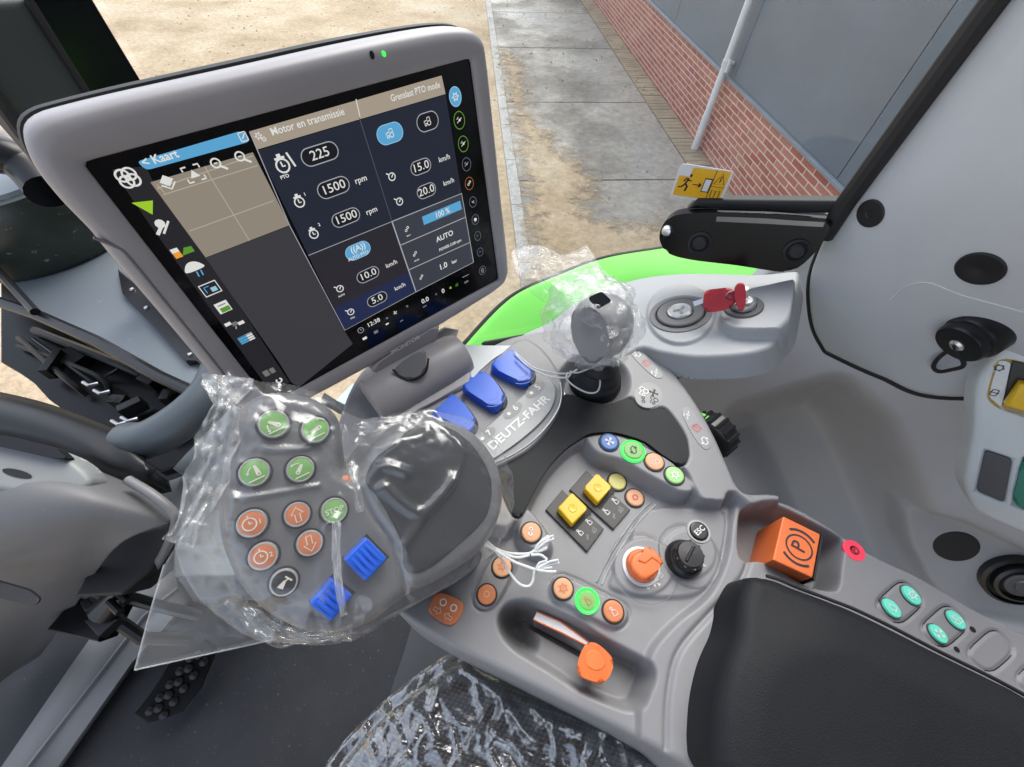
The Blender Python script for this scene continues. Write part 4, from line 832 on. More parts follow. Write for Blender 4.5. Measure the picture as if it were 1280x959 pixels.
# blue hydraulic paddles
for pts in ([(540, 515), (554, 505), (562, 493), (569, 494), (582, 507), (592, 522), (592, 533), (586, 539), (574, 534), (557, 524)],
            [(578, 482), (590, 474), (599, 464), (607, 465), (620, 478), (629, 493), (628, 503), (619, 509), (604, 501)],
            [(614, 456), (626, 446), (637, 437), (644, 439), (656, 451), (665, 463), (663, 473), (656, 477), (637, 470)]):
    c = np.mean(pts, 0); o_ = [(p[0] + 5, p[1] + 5) for p in pts]
    mb = MB(); mb.prism([CP.px(p, .0235) for p in cr(o_, 4)], CP.n, .004, M_BLACKM, .0015); w_ = mb.build('lever_slot', ac)
    mb = MB(); mb.prism([CP.px(p, .034) for p in cr(pts, 4)], vnorm(CP.n + TR * .10), .011, M_BLUE, .0035, 4)
    lv = mb.build('blue_paddle_lever', ac, 60)
    f = pfr(CP, tuple(c + np.array((6, 8))), (57, -50), .0341); mb = MB()
    for k in range(3): mb.ribbon(f, arc((0, 0), 7 + 4 * k, 205, 335, 10), .8, pmat('blue_lever_shade', (.016, .075, .44), .4) if k == 0 and pts[0][0] == 540 else bpy.data.materials['blue_lever_shade'])
    mb.build('grip_line', lv)

# lit symbol fields on the right arm
M_FIELD = pmat('symbol_field_grey', (.27, .27, .28), .4, var=.03)
def field(pts, items, name='symbol_field', r=None, h=.0006):
    f0 = hf.frame(tuple(np.mean(pts, 0))); hh = hf.hgt(tuple(np.mean(pts, 0))) + h
    mb = MB(); mb.prism([CP.px(p, hh) for p in pts], CP.n, .002, M_FIELD, .0004, 2); o = mb.build(name, ac)
    mb = MB()
    for c, k, s, m_ in items: f = pfr(CP, c, (57, -50), hh + .0003); symbol(mb, f.sc(s), k, m_, .16)
    mb.build('symbol', o, smooth=False)
field(cr([(789, 441), (792, 435), (799, 436), (812, 448), (826, 463), (829, 470), (824, 473), (816, 470), (803, 458), (792, 447)], 3), [((797, 442), 'swap', 7, M_ICW), ((808, 454), 'box', 7, M_ICR), ((820, 466), 'slider', 8, M_ICW)])
field(circ((810.5, 494), 17.5, 32, 16), [((804, 489), 'tractor', 8, M_ICW), ((817, 491), 'fan', 7, M_ICD), ((805, 500), 'dots', 7, M_ICD), ((817, 500), 'tractor', 7, M_ICD)])
field(cr([(853, 516), (855, 510), (862, 509), (872, 522), (884, 541), (889, 555), (886, 561), (880, 561), (871, 551), (860, 533)], 3), [((860, 519), 'slider', 8, M_ICW), ((871, 535), 'box', 8, M_ICR), ((881, 551), 'swap', 8, M_ICW)])
# thumb wheels at the outer edge
for c, rr, dd in (((829, 464), .017, .026), ((888, 546), .023, .030)):
    q = CP.px(c, -.002); ax = vnorm(CP.px((c[0] - 12, c[1] + 8), .01) - q + UP * .004); mb = MB(); ax = vnorm(np.array((ax[0], ax[1], 0)))
    q = q - ax * .004
    mb.lathe(q, ax, [(0, -.012), (rr * .8, -.012), (rr, -.009), (rr, .009), (rr * .8, .012), (0, .012)], M_BLACK, 40); t = Plane(q, ax)
    for k in range(16):
        a = 2 * math.pi * k / 16; d_ = t.u * math.cos(a) + t.v * math.sin(a); mb.tube([q + d_ * rr - ax * .009, q + d_ * rr + ax * .009], .0022, M_BLACK, 6)
    mb.build('thumb_wheel', ac)
f = pfr(CP, (883, 522), (14, 12), .0205); mb = MB(); mb.prism([CP.px(p, .016) for p in ((876, 515), (886, 519), (893, 526), (884, 528))], CP.n, .004, M_GREEN, .001); mb.build('green_mark', ac)

# round buttons
DV = (57, -50)
def cb(c, r, mat, kind, smat=M_ICW, **k): return button(ac, hf.frame(c, DV), r, mat, kind, smat, **k)
cb((761, 553.5), 9.2, M_BBTN, 'fan', label='blue push button')
b_ = cb((791, 564), 10, M_GBTN, 'swap', M_ICD, label='green lit push button with glowing ring')
f = hf.frame((791, 564), DV, .0012); mb = MB(); r = 12.4 * f.k; mb.lathe(f.o, f.n, [(r * 1.0, -.001), (r * .99, .0008), (r * .93, .0012), (r * .88, .0008), (r * .87, 0)], M_GLED, 40); mb.build('light_ring', b_)
cb((817.5, 578), 9.2, M_OBT2, 'tractor', M_ICP); cb((842.5, 595), 9.2, M_GBT2, 'gear', M_ICW)
cb((771, 603), 9.2, M_YBTN, None, label='plain pale yellow push button'); cb((793, 623), 9.2, M_OBT2, 'ring', M_ICR)
cb((664, 666), 11.3, M_OBT2, 'dots', M_ICW); cb((627.5, 709), 11.5, M_OBT2, 'gear', M_OJOY); cb((608.5, 743.5), 11.5, M_OBTN, 'ring', M_OBT2)
cb((703.5, 736), 11.5, M_OBT2, 'gear', M_OJOY)
b_ = cb((734, 751), 10.5, M_GBTN, 'person', M_OJOY, label='orange and green lit push button with glowing ring')
f = hf.frame((734, 751), DV, .0012); mb = MB(); r = 14.6 * f.k; mb.lathe(f.o, f.n, [(r * .98, -.001), (r * .96, .0010), (r * .9, .0014), (r * .80, .0010), (r * .79, 0)], M_GLED, 40); mb.build('light_ring', b_)
cb((766, 764.5), 11.5, M_OBTN, 'person', M_ICP)
cb((873, 664.5), 9.5, M_BLACK, 'T:ESC', M_ICW, rim=M_BRIM, rimw=1.25, label='small black push button marked ESC', ssc=1.0)
mb = MB(); q = [(542, 747), (546, 741), (555, 742), (572, 749), (579, 756), (578, 765), (570, 778), (564, 781), (553, 778), (540, 769), (536, 763), (537, 757)]
hh = hf.hgt((557, 761)); mb.prism([CP.px(p, hh + .0028) for p in cr(q, 3)], CP.n, .005, M_OJOY, .0012); ob = mb.build('square_button', ac)
mb = MB()
for c, k in (((554, 753), 'ring'), ((567, 760), 'ring')): symbol(mb, pfr(CP, c, (12, 7), hh + .0032).sc(11), k, M_ICON, .1)
for c, d_ in (((547, 763), (-12, -7)), ((560, 771), (12, 7))): symbol(mb, pfr(CP, c, (-d_[1], d_[0]), hh + .0032).sc(10), 'down', M_ICON, .1)
mb.build('symbol', ob, smooth=False)

# yellow rocker modules
for base, key in (([(703, 612), (682, 637), (734, 690), (755, 661)], [(715, 615), (697, 635), (716, 656), (735, 635)]), ([(733, 588), (712, 612), (767, 662), (788, 637)], [(747, 591), (730, 610), (748, 629), (765, 608)])):
    h0 = hf.hgt(tuple(np.mean(base, 0))); mb = MB(); mb.prism([CP.px(p, h0 + .003) for p in base], CP.n, .006, pmat('charcoal_switch_plastic', (.048, .047, .046), .45) if 'charcoal_switch_plastic' not in bpy.data.materials else bpy.data.materials['charcoal_switch_plastic'], .0008)
    c_ = np.mean(key, 0); mb.prism([CP.px(tuple(c_ + (np.array(p) - c_) * 1.16 + np.array((2, 5))), h0 + .0034) for p in key], CP.n, .001, M_BLACKM, .0003)
    a_ = np.array(base[2]) * .5 + np.array(base[3]) * .5
    f = pfr(CP, tuple(a_ + np.array((-14, -17))), (50, -58), h0 + .0032)
    for x in (-8, 8): symbol(mb, f.mv(x, 0).sc(7), 'person', M_ICW, .22)
    f2 = pfr(CP, tuple(a_ + np.array((-6, -8))), (50, -58), h0 + .0032); symbol(mb, f2.mv(-5, 0).sc(5), 'dots', M_FIELD, .2); symbol(mb, f2.mv(6, 0).sc(5), 'tractor', M_FIELD, .2)
    o = mb.build('switch_module', ac)
    mb = MB(); mb.prism([CP.px(p, h0 + .012) for p in rounded(key, 3, 3)], CP.n, .010, M_YEL, .0025, 3)
    f = pfr(CP, tuple(c_), DV, h0 + .0122); mb.lathe(f.o, f.n, [(.0042, -.0005), (.0036, .0004), (.0020, .0002), (0, .0000)], M_YEL, 20); mb.build('yellow_key', o, 40)

# orange rotary knob and black selector knob
def knob(c, top, rp, mat, name, hgt, collar=None, plate=None):
    f = hf.frame(c, DV); k = f.k; mb = MB(); r = rp * k
    if collar: mb.lathe(f.o, f.n, [(r * 1.22, -.001), (r * 1.20, .0016), (r * 1.02, .0022), (r * .96, .001)], collar, 44)
    pr = [(r * 1.0, 0), (r * .98, hgt * .62), (r * .93, hgt * .78)]
    mb.lathe(f.o, f.n, pr, mat, 44); 
    q = [CP.px(p, hf.hgt(c) + hgt * 1.35) for p in top]
    mb.prism(q, f.n, hgt * .7, mat, .0026, 3); return f, mb
f, mb = knob((801, 708), [(788, 702), (792, 693), (801, 688), (809, 687), (813.5, 683), (817, 687), (827, 696), (830, 703), (825, 710), (816, 721), (807, 725), (800, 722), (790, 712)], 17, M_ORA, 'k', .010, M_WHITE)
mb.tube([CP.px(p, hf.hgt((801, 708)) + .0134) for p in ((798, 700), (806, 703), (815, 696), (826, 704))], .0011, M_ORA, 8); mb.build('orange_rotary_knob', ac, 40)
f = hf.frame((822, 727), DV, .0004); mb = MB()
for c, k, s in (((826, 719), 'box', 5), ((820, 728), 'fan', 8), ((811, 733), 'dots', 6)): symbol(mb, hf.frame(c, DV, .0004).sc(s), k, M_ICON, .2)
for c, k, s in (((876, 705), 'gear', 8),): symbol(mb, hf.frame(c, DV, .0004).sc(s), k, M_ICW, .2)
for cc, rr in (((805, 708), 37), ((862, 692), 32)):
    ff = hf.frame(cc, DV, .0003); mb.ribbon(ff, circ((0, 0), rr, 56), .7, M_GREY2, True)
mb.build('knob_print', ac, smooth=False)
f = hf.frame((854, 699), DV); k = f.k; mb = MB()
mb.lathe(f.o, f.n, [(19.5 * k, -.001), (19 * k, .004), (17 * k, .007), (15 * k, .008), (14.5 * k, .015), (12.5 * k, .0175), (0, .018)], M_BLACK, 40)
for j in range(9):
    a = 2 * math.pi * j / 9; mb.tube([f.at(14.6 * math.cos(a), 14.6 * math.sin(a), .009), f.at(14.0 * math.cos(a), 14.0 * math.sin(a), .016)], .0011, M_BLACK, 6)
mb.tube([f.at(-9, -2, .0182), f.at(-1, 1, .0186), f.at(8, 3, .0182)], .0012, M_BLACKM, 8); mb.build('black_selector_knob', ac, 40)
# silver line between the two groups
mb = MB()
for off, r_, m_ in (((0, 0), .0010, M_SILVER), ((6, 3), .0008, M_BRIM)):
    mb.tube([hf.frame((p[0] + off[0], p[1] + off[1]), lift=.0003).o for p in cr([(814, 628), (800, 641), (786, 658), (770, 682), (756, 706), (746, 728)], 6, False)], r_, m_, 8)
mb.build('silver_line', ac)

# hand throttle in its tray
hh = hf.hgt((690, 800)); mb = MB(); mb.prism([CP.px(p, hh + .001) for p in rounded([(651, 780), (654, 776), (728, 816), (726, 822)], 3)], CP.n, .003, M_BLACKM, .0004); mb.build('throttle_slot', ac)
hh = hf.hgt((700, 785)); mb = MB(); mb.flat([CP.px(p, -.0125) for p in ((667, 774), (671, 765), (700, 778), (735, 803), (733, 806), (702, 790))], M_WHITE)
for a_, b_ in (((667, 775), (702, 791)), ((702, 791), (733, 807)), ((671, 764.5), (701, 777.5)), ((701, 777.5), (736, 803))): mb.tube([CP.px(a_, -.0123), CP.px(b_, -.0123)], .0005, M_ORA, 6)
mb.build('throttle_scale', ac)
kn = cr([(733, 805), (741, 803), (750, 807), (762, 818), (767, 828), (765, 838), (760, 848), (752, 854), (740, 851), (728, 846), (722, 838), (723, 826), (727, 814)], 4)
mb = MB(); mb.prism([CP.px(p, .010) for p in kn], vnorm(CP.n + TF * .12), .012, M_ORA, .003, 4)
f = pfr(CP, (743, 826), DV, .0085)
to = mb.build('throttle_knob', ac, 60); mb = MB(); mb.prism([CP.px(p, .0105) for p in cr([(735, 815), (744, 813), (754, 822), (756, 832), (748, 838), (736, 834), (731, 826)], 4)], vnorm(CP.n + TF * .12), .001, pmat('orange_knob_pad', (.83, .20, .05), .45), .0005); mb.build('thumb_pad', to, 60)
mb = MB(); mb.tube([CP.px((742, 828), -.004), CP.px((738, 828), -.028)], .006, M_BLACK, 12); mb.build('throttle_stem', ac)

# parking brake switch, lamp and turquoise button modules
pb = [(979, 645), (1026, 668), (1016, 723), (966, 700)]
mb = MB(); mb.prism([CP.px(p, .022) for p in rounded(pb, 2, 2)], CP.n, .05, M_ORA, .0018, 3); po_ = mb.build('parking_brake_switch', ac, 40)
mb = MB(); f = pfr(CP, (999, 684), (7, -28), .0223)
mb.ribbon(f, circ((0, 0), 13, 32), 1.7, M_ICD, True); mb.text(f, 'P', 20, M_ICD, 0, 0.5, 0, .01)
for s in (0, 180): mb.ribbon(f, arc((0, 0), 19, s - 42, s + 42, 14), 2.6, M_ICD)
mb.build('symbol', po_, smooth=False)
mb = MB(); mb.prism([CP.px(p, .021) for p in ((1026.5, 669), (1029, 671), (1019, 726), (1016.5, 724))], CP.n, .04, M_BLACK); mb.build('brake_frame', ac)
f = hf.frame((1068, 688), DV, .0004); mb = MB(); mb.prism([f.at(*p) for p in circ((0, 0), 9.5, 24)], f.n, .002, M_RLED, .0004); o = mb.build('parking_lamp', ac)
mb = MB(); symbol(mb, f.up(.0004).sc(10), 'ring', pmat('dark_red_print', (.25, .01, .02), .5), .14); mb.text(f.up(.0004), 'P', 9, bpy.data.materials['dark_red_print'], 0, 0, 0, .02); mb.build('symbol', o, smooth=False)
for k, c in enumerate(((1137, 744.5), (1112.5, 760.5), (1192.5, 775), (1170.5, 792.5))):
    button(ac, hf.frame(c, (12, 14)), 15.5, M_TBTN, ('gear', 'swap', 'tractor', 'fan')[k], M_ICW, ry=.78, rim=M_DASH, rimw=1.13, name='turquoise_button', sw=.1)
for c in ((1125, 753), (1180.5, 783), (1239, 813.5), (1300, 846)):
    sq_ = rounded([(c[0] - 34, c[1] + 3), (c[0] + 4, c[1] - 31), (c[0] + 33, c[1] + 0), (c[0] - 2, c[1] + 31)], 16, 4)
    mb = MB(); mb.tube([CP.px(p, .0064) for p in sq_ + sq_[:1]], .0006, M_DARK, 6); mb.build('module_gap', ac)
for c in ((1216, 787), (1196, 812)):
    f = hf.frame(c, DV, .0002); mb = MB(); mb.poly(f, circ((0, 0), 2.6, 12), M_DARK); mb.build('screw_hole', ac)

# padded armrest
ap_ = HOR(.330)
pad_px = cr([(957, 719), (941, 719), (928, 734), (913, 754), (900, 773), (887, 796), (876, 818), (868, 840), (861, 872), (858, 905), (858, 930), (864, 952), (905, 1010), (1000, 1100), (1330, 1180), (1420, 960), (1290, 872), (1244, 847), (1173, 812), (1117, 783), (1069, 760), (1033, 746), (996, 732), (975, 723)], 5)
pad = [HOR(.330 + (.042 * float(sstep((p[1] - 718) / 90)) if p[0] < 1000 and not (p[0] > 945 and p[1] < 760) else 0)).px(p) for p in pad_px]
hp_ = HF(ap_, pad, .0014, .012, .045, .0025)
hp_.layer([ap_.px(p) for p in cr([(930, 800), (1010, 770), (1100, 800), (1400, 960), (1400, 1200), (960, 1100), (915, 980), (905, 880)], 4)], .008, .05)
mb = MB(); hp_.mesh(mb, M_LEATH); ro = mb.build('armrest_pad', ac, 180); ro['label'] = 'dark grained armrest pad'
mb = MB(); sm = [(958, 717), (975, 722), (996, 731), (1033, 745), (1069, 759), (1117, 782), (1173, 811), (1244, 846), (1290, 871)]
mb.tube([ap_.px(p, -.004) for p in cr([(p[0], p[1] + 3) for p in sm], 5, False)], .0013, M_BLACKM, 8); mb.build('piping', ro)

# monitor neck on the console: a barrel hinge with latch
mn = thing('monitor_bracket', P((515, 480), .36), 'grey barrel shaped bracket carrying the monitor on the console', 'bracket')
A3 = P((466, 506), .352); B3 = P((577, 443), .352); bx = vnorm(B3 - A3); LB = np.linalg.norm(B3 - A3)
mb = MB(); mb.lathe(A3, bx, [(0, -.001), (.0235, -.001), (.0265, .0005), (.0275, .003), (.0280, .02), (.0280, LB * .7), (.0265, LB * .92), (.0235, LB), (0, LB + .002)], M_BEZEL, 56)
mb.build('barrel', mn, 40)
mb = MB(); sk_ = [P(p, .350) for p in ((470, 535), (500, 523), (545, 500), (592, 478), (588, 462), (560, 462), (480, 505))]; mb.prism(sk_, UP, .03, M_BEZEL, .005, 4); mb.build('foot', mn, 60)
mb = MB(); mb.prism([P(p, .335) for p in ((478, 488), (565, 440), (575, 412), (556, 408), (468, 462))], vnorm((.3, -.4, .6)), .012, M_BEZEL, .004, 3); mb.build('neck', mn, 60)
lt = Plane(P((514, 452), .318), vnorm(-ray((514, 452)) / np.linalg.norm(ray((514, 452))) + UP * .4), bx)
mb = MB(); mb.prism([lt.px(p) for p in cr([(493, 461), (500, 469), (512, 473), (523, 470), (531, 462), (533, 448), (530, 438), (512, 446)], 4)], lt.n, .010, M_GREY2, .002, 3); mb.build('latch', mn, 60)
mb = MB(); mb.tube(cr([lt.px(p, -.0005) for p in ((491, 462), (499, 471), (512, 475.5), (525, 472), (533, 463), (535.5, 448))], 5, False), .0011, M_BLACK, 8); mb.build('latch_gap', mn)

# ================================================================== loom of things seen below the bracket: pale instrument film
pf = thing('pale_card', P((440, 500), .42), 'pale turquoise card lying under the monitor bracket', 'card')
mb = MB(); mb.prism([P(p, .44) for p in ((420, 500), (440, 480), (490, 468), (500, 505), (450, 515))], UP, .002, pmat('pale_cyan_card', (.50, .68, .70), .3), .0004); mb.build('card_sheet', pf)
mb = MB(); mb.prism([P(p, .455) for p in ((405, 490), (420, 500), (452, 514), (455, 524), (420, 512), (400, 500))], UP, .01, M_BLACK, .002); mb.build('card_holder', pf)

ws = thing('paper_slip', P((600, 450), .352), 'white paper slip tucked between the monitor bracket and the blue levers', 'paper')
mb = MB(); mb.prism([P(p, .3535) for p in ((575, 431), (608, 432), (642, 432), (616, 449), (600, 463), (590, 474), (587, 458))], UP, .0008, pmat('white_paper', (.72, .75, .76), .6, var=.02)); mb.build('paper_sheet', ws)
wt = thing('paper_corner', P((462, 525), .36), 'white paper corner poking out left of the monitor bracket foot', 'paper')
mb = MB(); mb.prism([P(p, .358) for p in ((445, 530), (458, 503), (470, 512), (480, 528), (462, 540))], UP, .0008, bpy.data.materials['white_paper']); mb.build('paper_sheet', wt)
# ================================================================== monitor
f_ = FOC
def quad3(q, width):
    r = [ray(p) for p in q]; A_ = np.stack([-r[1], r[2], -r[3]], 1); b_, c_, d_ = np.linalg.solve(A_, -r[0])
    p = [r[0], b_ * r[1], c_ * r[2], d_ * r[3]]; s = width / np.linalg.norm(p[1] - p[0]); return [CAM + x * s for x in p]
Q = quad3([(102, 202), (587, 72), (623, 349), (338, 505)], .26)
mc = sum(Q) / 4; mn_ = vnorm(np.cross(Q[1] - Q[0], Q[2] - Q[0])); mn_ = mn_ if mn_ @ (CAM - mc) > 0 else -mn_
MON = Plane(mc, mn_, Q[1] - Q[0])
mo = thing('monitor', mc, 'grey framed touch screen monitor showing engine and transmission settings', 'monitor')
outp = cr([(29, 176), (32, 160), (46, 149), (70, 141), (150, 121), (300, 87.5), (430, 58), (520, 40), (565, 34), (590, 36), (603, 46), (609, 66), (618, 150), (628, 250), (636, 325), (634, 347), (622, 362), (600, 377), (545, 411), (480, 450), (420, 483), (390, 499), (352, 522), (325, 530), (305, 516), (272, 480), (200, 395), (145, 331), (116, 295), (80, 258), (50, 222), (36, 198)], 5)
lo_ = lambda pts, h=0: np.array([MON.loc(p, h) for p in pts])
oL = lo_(outp, .004); iL = np.array(rounded(lo_([(102, 202), (587, 72), (623, 349), (338, 505)]), .003, 3))
def polar(poly, n, c=(0, 0)):
    out = []
    for k in range(n):
        a = 2 * math.pi * k / n; d = np.array((math.cos(a), math.sin(a))); best = 0
        for i in range(len(poly)):
            p, q = poly[i - 1] - c, poly[i] - c; e = q - p; den = d[0] * e[1] - d[1] * e[0]
            if abs(den) < 1e-12: continue
            t = (p[0] * e[1] - p[1] * e[0]) / den; s = (p[0] * d[1] - p[1] * d[0]) / den
            if t > 0 and -1e-9 <= s <= 1 + 1e-9: best = max(best, t)
        out.append(d * best + c)
    return out
NP = 360; po_, pi_ = polar(oL, NP), polar(iL, NP)
def ringloops(prof):
    """prof: (blend inner->outer, outward extra metres, height)"""
    G = []
    for t, e, h in prof:
        row = []
        for a, b in zip(pi_, po_):
            p = a * (1 - t) + b * t; row.append(MON.at(*(p + vnorm(b) * e), h))
        row.append(row[0]); G.append(row)
    return G
mb = MB(); mb.grid(ringloops([(0, 0, -.003), (0, 0, .0022), (.05, 0, .0034), (.25, 0, .0046), (.6, 0, .0058), (.82, 0, .0046), (.94, 0, .0016), (1, 0, -.004), (1.0, .0005, -.014), (1, 0, -.020)]), M_BEZEL); mb.build('bezel', mo, 60)
mb = MB(); mb.grid(ringloops([(1, -.002, -.0195), (1, .0018, -.0198), (1, .0030, -.024), (1, .0015, -.036), (1, -.02, -.046)]), M_BLACKM); mb.add([MON.at(*(p * .82), -.046) for p in po_], [tuple(range(NP))], M_BLACKM); mb.build('rear_housing', mo, 50)
m, nt, b = new_mat('screen_glass_black'); b.inputs['Base Color'].default_value = (.0035, .0035, .0045, 1); b.inputs['Roughness'].default_value = .09; b.inputs['Specular IOR Level'].default_value = .3
tcn = nd(nt, 'ShaderNodeTexCoord'); nz = nd(nt, 'ShaderNodeTexNoise', Scale=14.0, Detail=4.0); nt.links.new(tcn.outputs['Object'], nz.inputs['Vector']); mr = nd(nt, 'ShaderNodeMapRange'); mr.inputs['To Min'].default_value = .05; mr.inputs['To Max'].default_value = .2; nt.links.new(nz.outputs['Fac'], mr.inputs['Value']); nt.links.new(mr.outputs['Result'], b.inputs['Roughness'])
M_SCR = m
mb = MB(); mb.flat([MON.at(*p, 0) for p in iL], M_SCR); mb.build('screen_glass', mo)
E_ = {n: emat('pixel_' + n, c, s) for n, c, s in (('dark_grey', (38, 38, 42), 1), ('map_taupe', (147, 138, 124), 1), ('header_taupe', (168, 156, 140), 1), ('navy', (36, 42, 55), 1), ('plum', (44, 42, 49), 1), ('deep_blue', (36, 44, 78), 1), ('map_dark', (60, 60, 65), 1), ('box', (60, 63, 72), 1), ('pill', (26, 28, 34), 1),
     ('white', (232, 232, 228), .95), ('line', (165, 168, 175), 1), ('faint', (92, 98, 112), 1), ('taupe_line', (186, 176, 160), 1), ('sky', (92, 168, 214), 1), ('pale_sky', (150, 200, 228), 1), ('lime', (160, 205, 45), 1), ('orange', (240, 160, 50), 1), ('leaf', (95, 150, 50), 1), ('amber', (150, 95, 60), 1), ('grey_bar', (120, 118, 116), 1))}
K = .00053
def mf(c, h=.0006): return Fr(MON.px(c, h), MON.u, MON.v, MON.n, K)
gm = MB()
def mp(pts, col, h=.0002): gm.flat([MON.px(p, h) for p in pts], E_[col])
def ml(pts, w, col, h=.0005, closed=False): gm.ribbon(Fr(MON.p0, MON.u, MON.v, MON.n), [MON.loc(p, h) for p in pts], w * K, E_[col], closed, h)
def mt(c, s, size, col='white', bold=.01, sx=1.0, h=.0008): gm.text(mf(c, h), s, size, E_[col], 0, 0, 0, bold, sx)
def pill(c, w, hh, fill, line, lw=1.3):
    f = mf(c, .0004); o = [(-w / 2 + hh / 2 + hh / 2 * math.cos(a), hh / 2 * math.sin(a)) for a in np.linspace(math.pi / 2, 3 * math.pi / 2, 12)] + [(w / 2 - hh / 2 + hh / 2 * math.cos(a), hh / 2 * math.sin(a)) for a in np.linspace(-math.pi / 2, math.pi / 2, 12)]
    gm.poly(f, o, E_[fill]); 
    if line: gm.ribbon(f.up(.0002), o, lw, E_[line], True)
def ic(c, k, s, col='white', w=.15, h=.0009): symbol(gm, mf(c, h).sc(s), k, E_[col], w, E_['navy'])
mp([(140, 212), (182, 208), (192, 228), (258, 321), (362, 478), (340, 492), (262, 385), (190, 285)], 'dark_grey')
mp([(188, 228), (316, 190.5), (362, 281.5), (257, 322)], 'map_taupe', .0003)
for l in ([(204, 243.5), (322, 207)], [(237, 289), (342, 251)], [(256, 208), (264, 223), (312, 301)], [(196, 231), (206, 241)], [(196, 236), (316, 195)]): ml(l, .9, 'taupe_line')
mp([(257, 322.5), (362, 282), (430, 413), (441, 430), (374, 484), (364, 478), (350, 455)], 'map_dark', .0003)
# blue map header
gm.flat([MON.px(p, .0004) for p in rounded([(171, 202), (302, 163.5), (313, 177), (183, 213)], 6, 4)], E_['sky']); mt((200, 198), '< Kaart', 11.5, 'white', .02, 1.0); gm.ribbon(mf((304, 171)), rounded([(-4, -4.5), (4, -4.5), (4, 4.5), (-4, 4.5)], 1), 1.1, E_['white'], True); gm.ribbon(mf((304, 171)), [(-2, -2), (3, 3)], 1.2, E_['white'])
# header
mp([(311.5, 164.5), (552, 94.5), (557, 117.5), (321.5, 187)], 'header_taupe', .0003); ml([(445, 124), (450, 146)], 1.2, 'pale_sky'); ml([(445, 124), (450, 146)], 1.2, 'white')
mt((386, 152), 'Motor en transmissie', 11.5, 'white', .012, .98); mt((520, 114.5), 'Grenslast PTO mode', 11, 'white', .012, .86); ic((323, 170), 'gear', 7); ic((330, 174), 'gear', 5)
# main panel
mp([(322, 188), (557, 118), (577, 242), (490, 277), (385.5, 319.5)], 'navy', .0003); mp([(385.5, 320), (490, 277.5), (520, 364.5), (519, 365), (431, 412.5)], 'plum', .0003)
mp([(417, 386), (512, 340), (520, 364.5), (431, 412)], 'deep_blue', .00035)
mp([(490, 277.5), (577, 242.5), (592, 328), (520, 364.5)], 'box', .0003)
ml([(312, 165), (362, 282), (431, 413), (520, 365), (592, 328)], 1.1, 'line'); ml([(385.5, 319.5), (490, 277)], 1.0, 'line'); ml([(449, 147), (490, 277)], .8, 'faint'); ml([(490, 277), (520, 365)], 2.2, 'line')
ml([(490, 277), (577, 242), (592, 328)], 1.6, 'line'); ml([(501, 306.5), (582, 271.5)], 1.6, 'line'); ml([(511, 337.5), (587.5, 303)], 1.6, 'line')
for c, t, w in (((400, 192.5), '225', 49), ((417, 234.5), '1500', 45), ((432.5, 272), '1500', 42), ((526, 208.5), '15.0', 35), ((533, 238.5), '20.0', 34), ((460, 343.5), '10.0', 38), ((471.5, 374), '5.0', 36)):
    pill(c, w * 1.02, 21 if c[0] < 430 else 19.5, 'pill', 'line'); mt(c, t, 16.2, 'white', .004, 1.1, .0009)
pill((487.5, 167), 41, 24, 'sky', 'pale_sky', 1); ic((487.5, 167), 'tractor', 10, h=.001); pill((534.5, 152), 37, 23, 'pill', 'line'); ic((534.5, 152), 'tractor', 9.5, h=.001); pill((447.5, 313.5), 41, 23, 'sky', 'pale_sky', 1)
mt((447.5, 310), '((A))', 13, 'white', .02, 1, .001); mt((448, 320), 'AUTO PTO', 7, 'white', .02, 1, .001)
for c in ((451, 224.5), (464.5, 263.5)): mt(c, 'rpm', 11.5, 'white', .01)
for c in ((555.5, 198), (561, 227.5), (489.5, 330), (500, 358.5)): mt(c, 'km/h', 10.8, 'white', .01)
def engine(c, s, extra):
    f = mf(c, .0009).sc(s); W_ = E_['white']; gm.ribbon(f, circ((0, -.1), .62, 22), .17, W_, True); gm.ribbon(f, [(-.05, .3), (-.05, -.15), (.25, -.15)], .16, W_); gm.poly(f, [(-.5, .5), (.5, .5), (.5, .72), (-.5, .72)], W_); gm.poly(f, [(-.2, .7), (.2, .7), (.2, 1.0), (-.2, 1.0)], W_)
    if extra: gm.ribbon(f, [(.85, .9), (1.15, -.5)], .2, W_)
engine((353, 206), 12.5, True); mt((356, 221), 'PTO', 5.8, 'white', .03); engine((374, 252), 10, False); engine((392, 292), 9.5, False); mt((381, 243), '1', 6, 'white', .02); mt((399, 281), '2', 6, 'white', .02)
for c in ((490, 221), (499.5, 252), (425, 361), (438.5, 390)):
    f = mf(c, .0009).sc(8.5); gm.ribbon(f, circ((0, 0), .62, 18), .18, E_['white'], True); gm.ribbon(f, [(-.1, -.1), (.3, .35)], .18, E_['white']); gm.ribbon(f, [(-.9, .8), (-.4, .4)], .2, E_['white'])
mt((427, 369.5), 'AUTO', 4, 'white', .03); mt((441, 397.5), 'PTO', 4, 'white', .03)
mp([(527.5, 271), (575, 251), (577.5, 261.5), (530, 281.5)], 'sky', .0005); mt((553, 266.5), '100 %', 13, 'white', .015, .95, .0009); mt((556, 295.5), 'AUTO', 13, 'white', .02); mt((563, 306.5), 'POWER 2100 rpm', 7.5, 'white', .02, .85); mt((554, 333), '1.0', 15, 'white', .02); mt((568, 327), 'bar', 9, 'white', .02)
for c in ((509, 287), (519, 318), (527, 347)): ic(c, 'dots', 9, w=.2)
mt((511, 294.5), 'MAX', 3.6); mt((521, 325.5), 'MODE', 3.6)
gm.ribbon(mf((451, 413)), circ((0, 0), 5.2, 16), 1, E_['line'], True); gm.ribbon(mf((451, 413)), [(0, 3), (0, 0), (2.5, 0)], .9, E_['line']); mt((467, 403.5), '12:38', 11.5, 'white', .01); mt((531.5, 375.5), '0.0', 13, 'white', .015); mt((554, 364), '0', 13, 'white', .015)
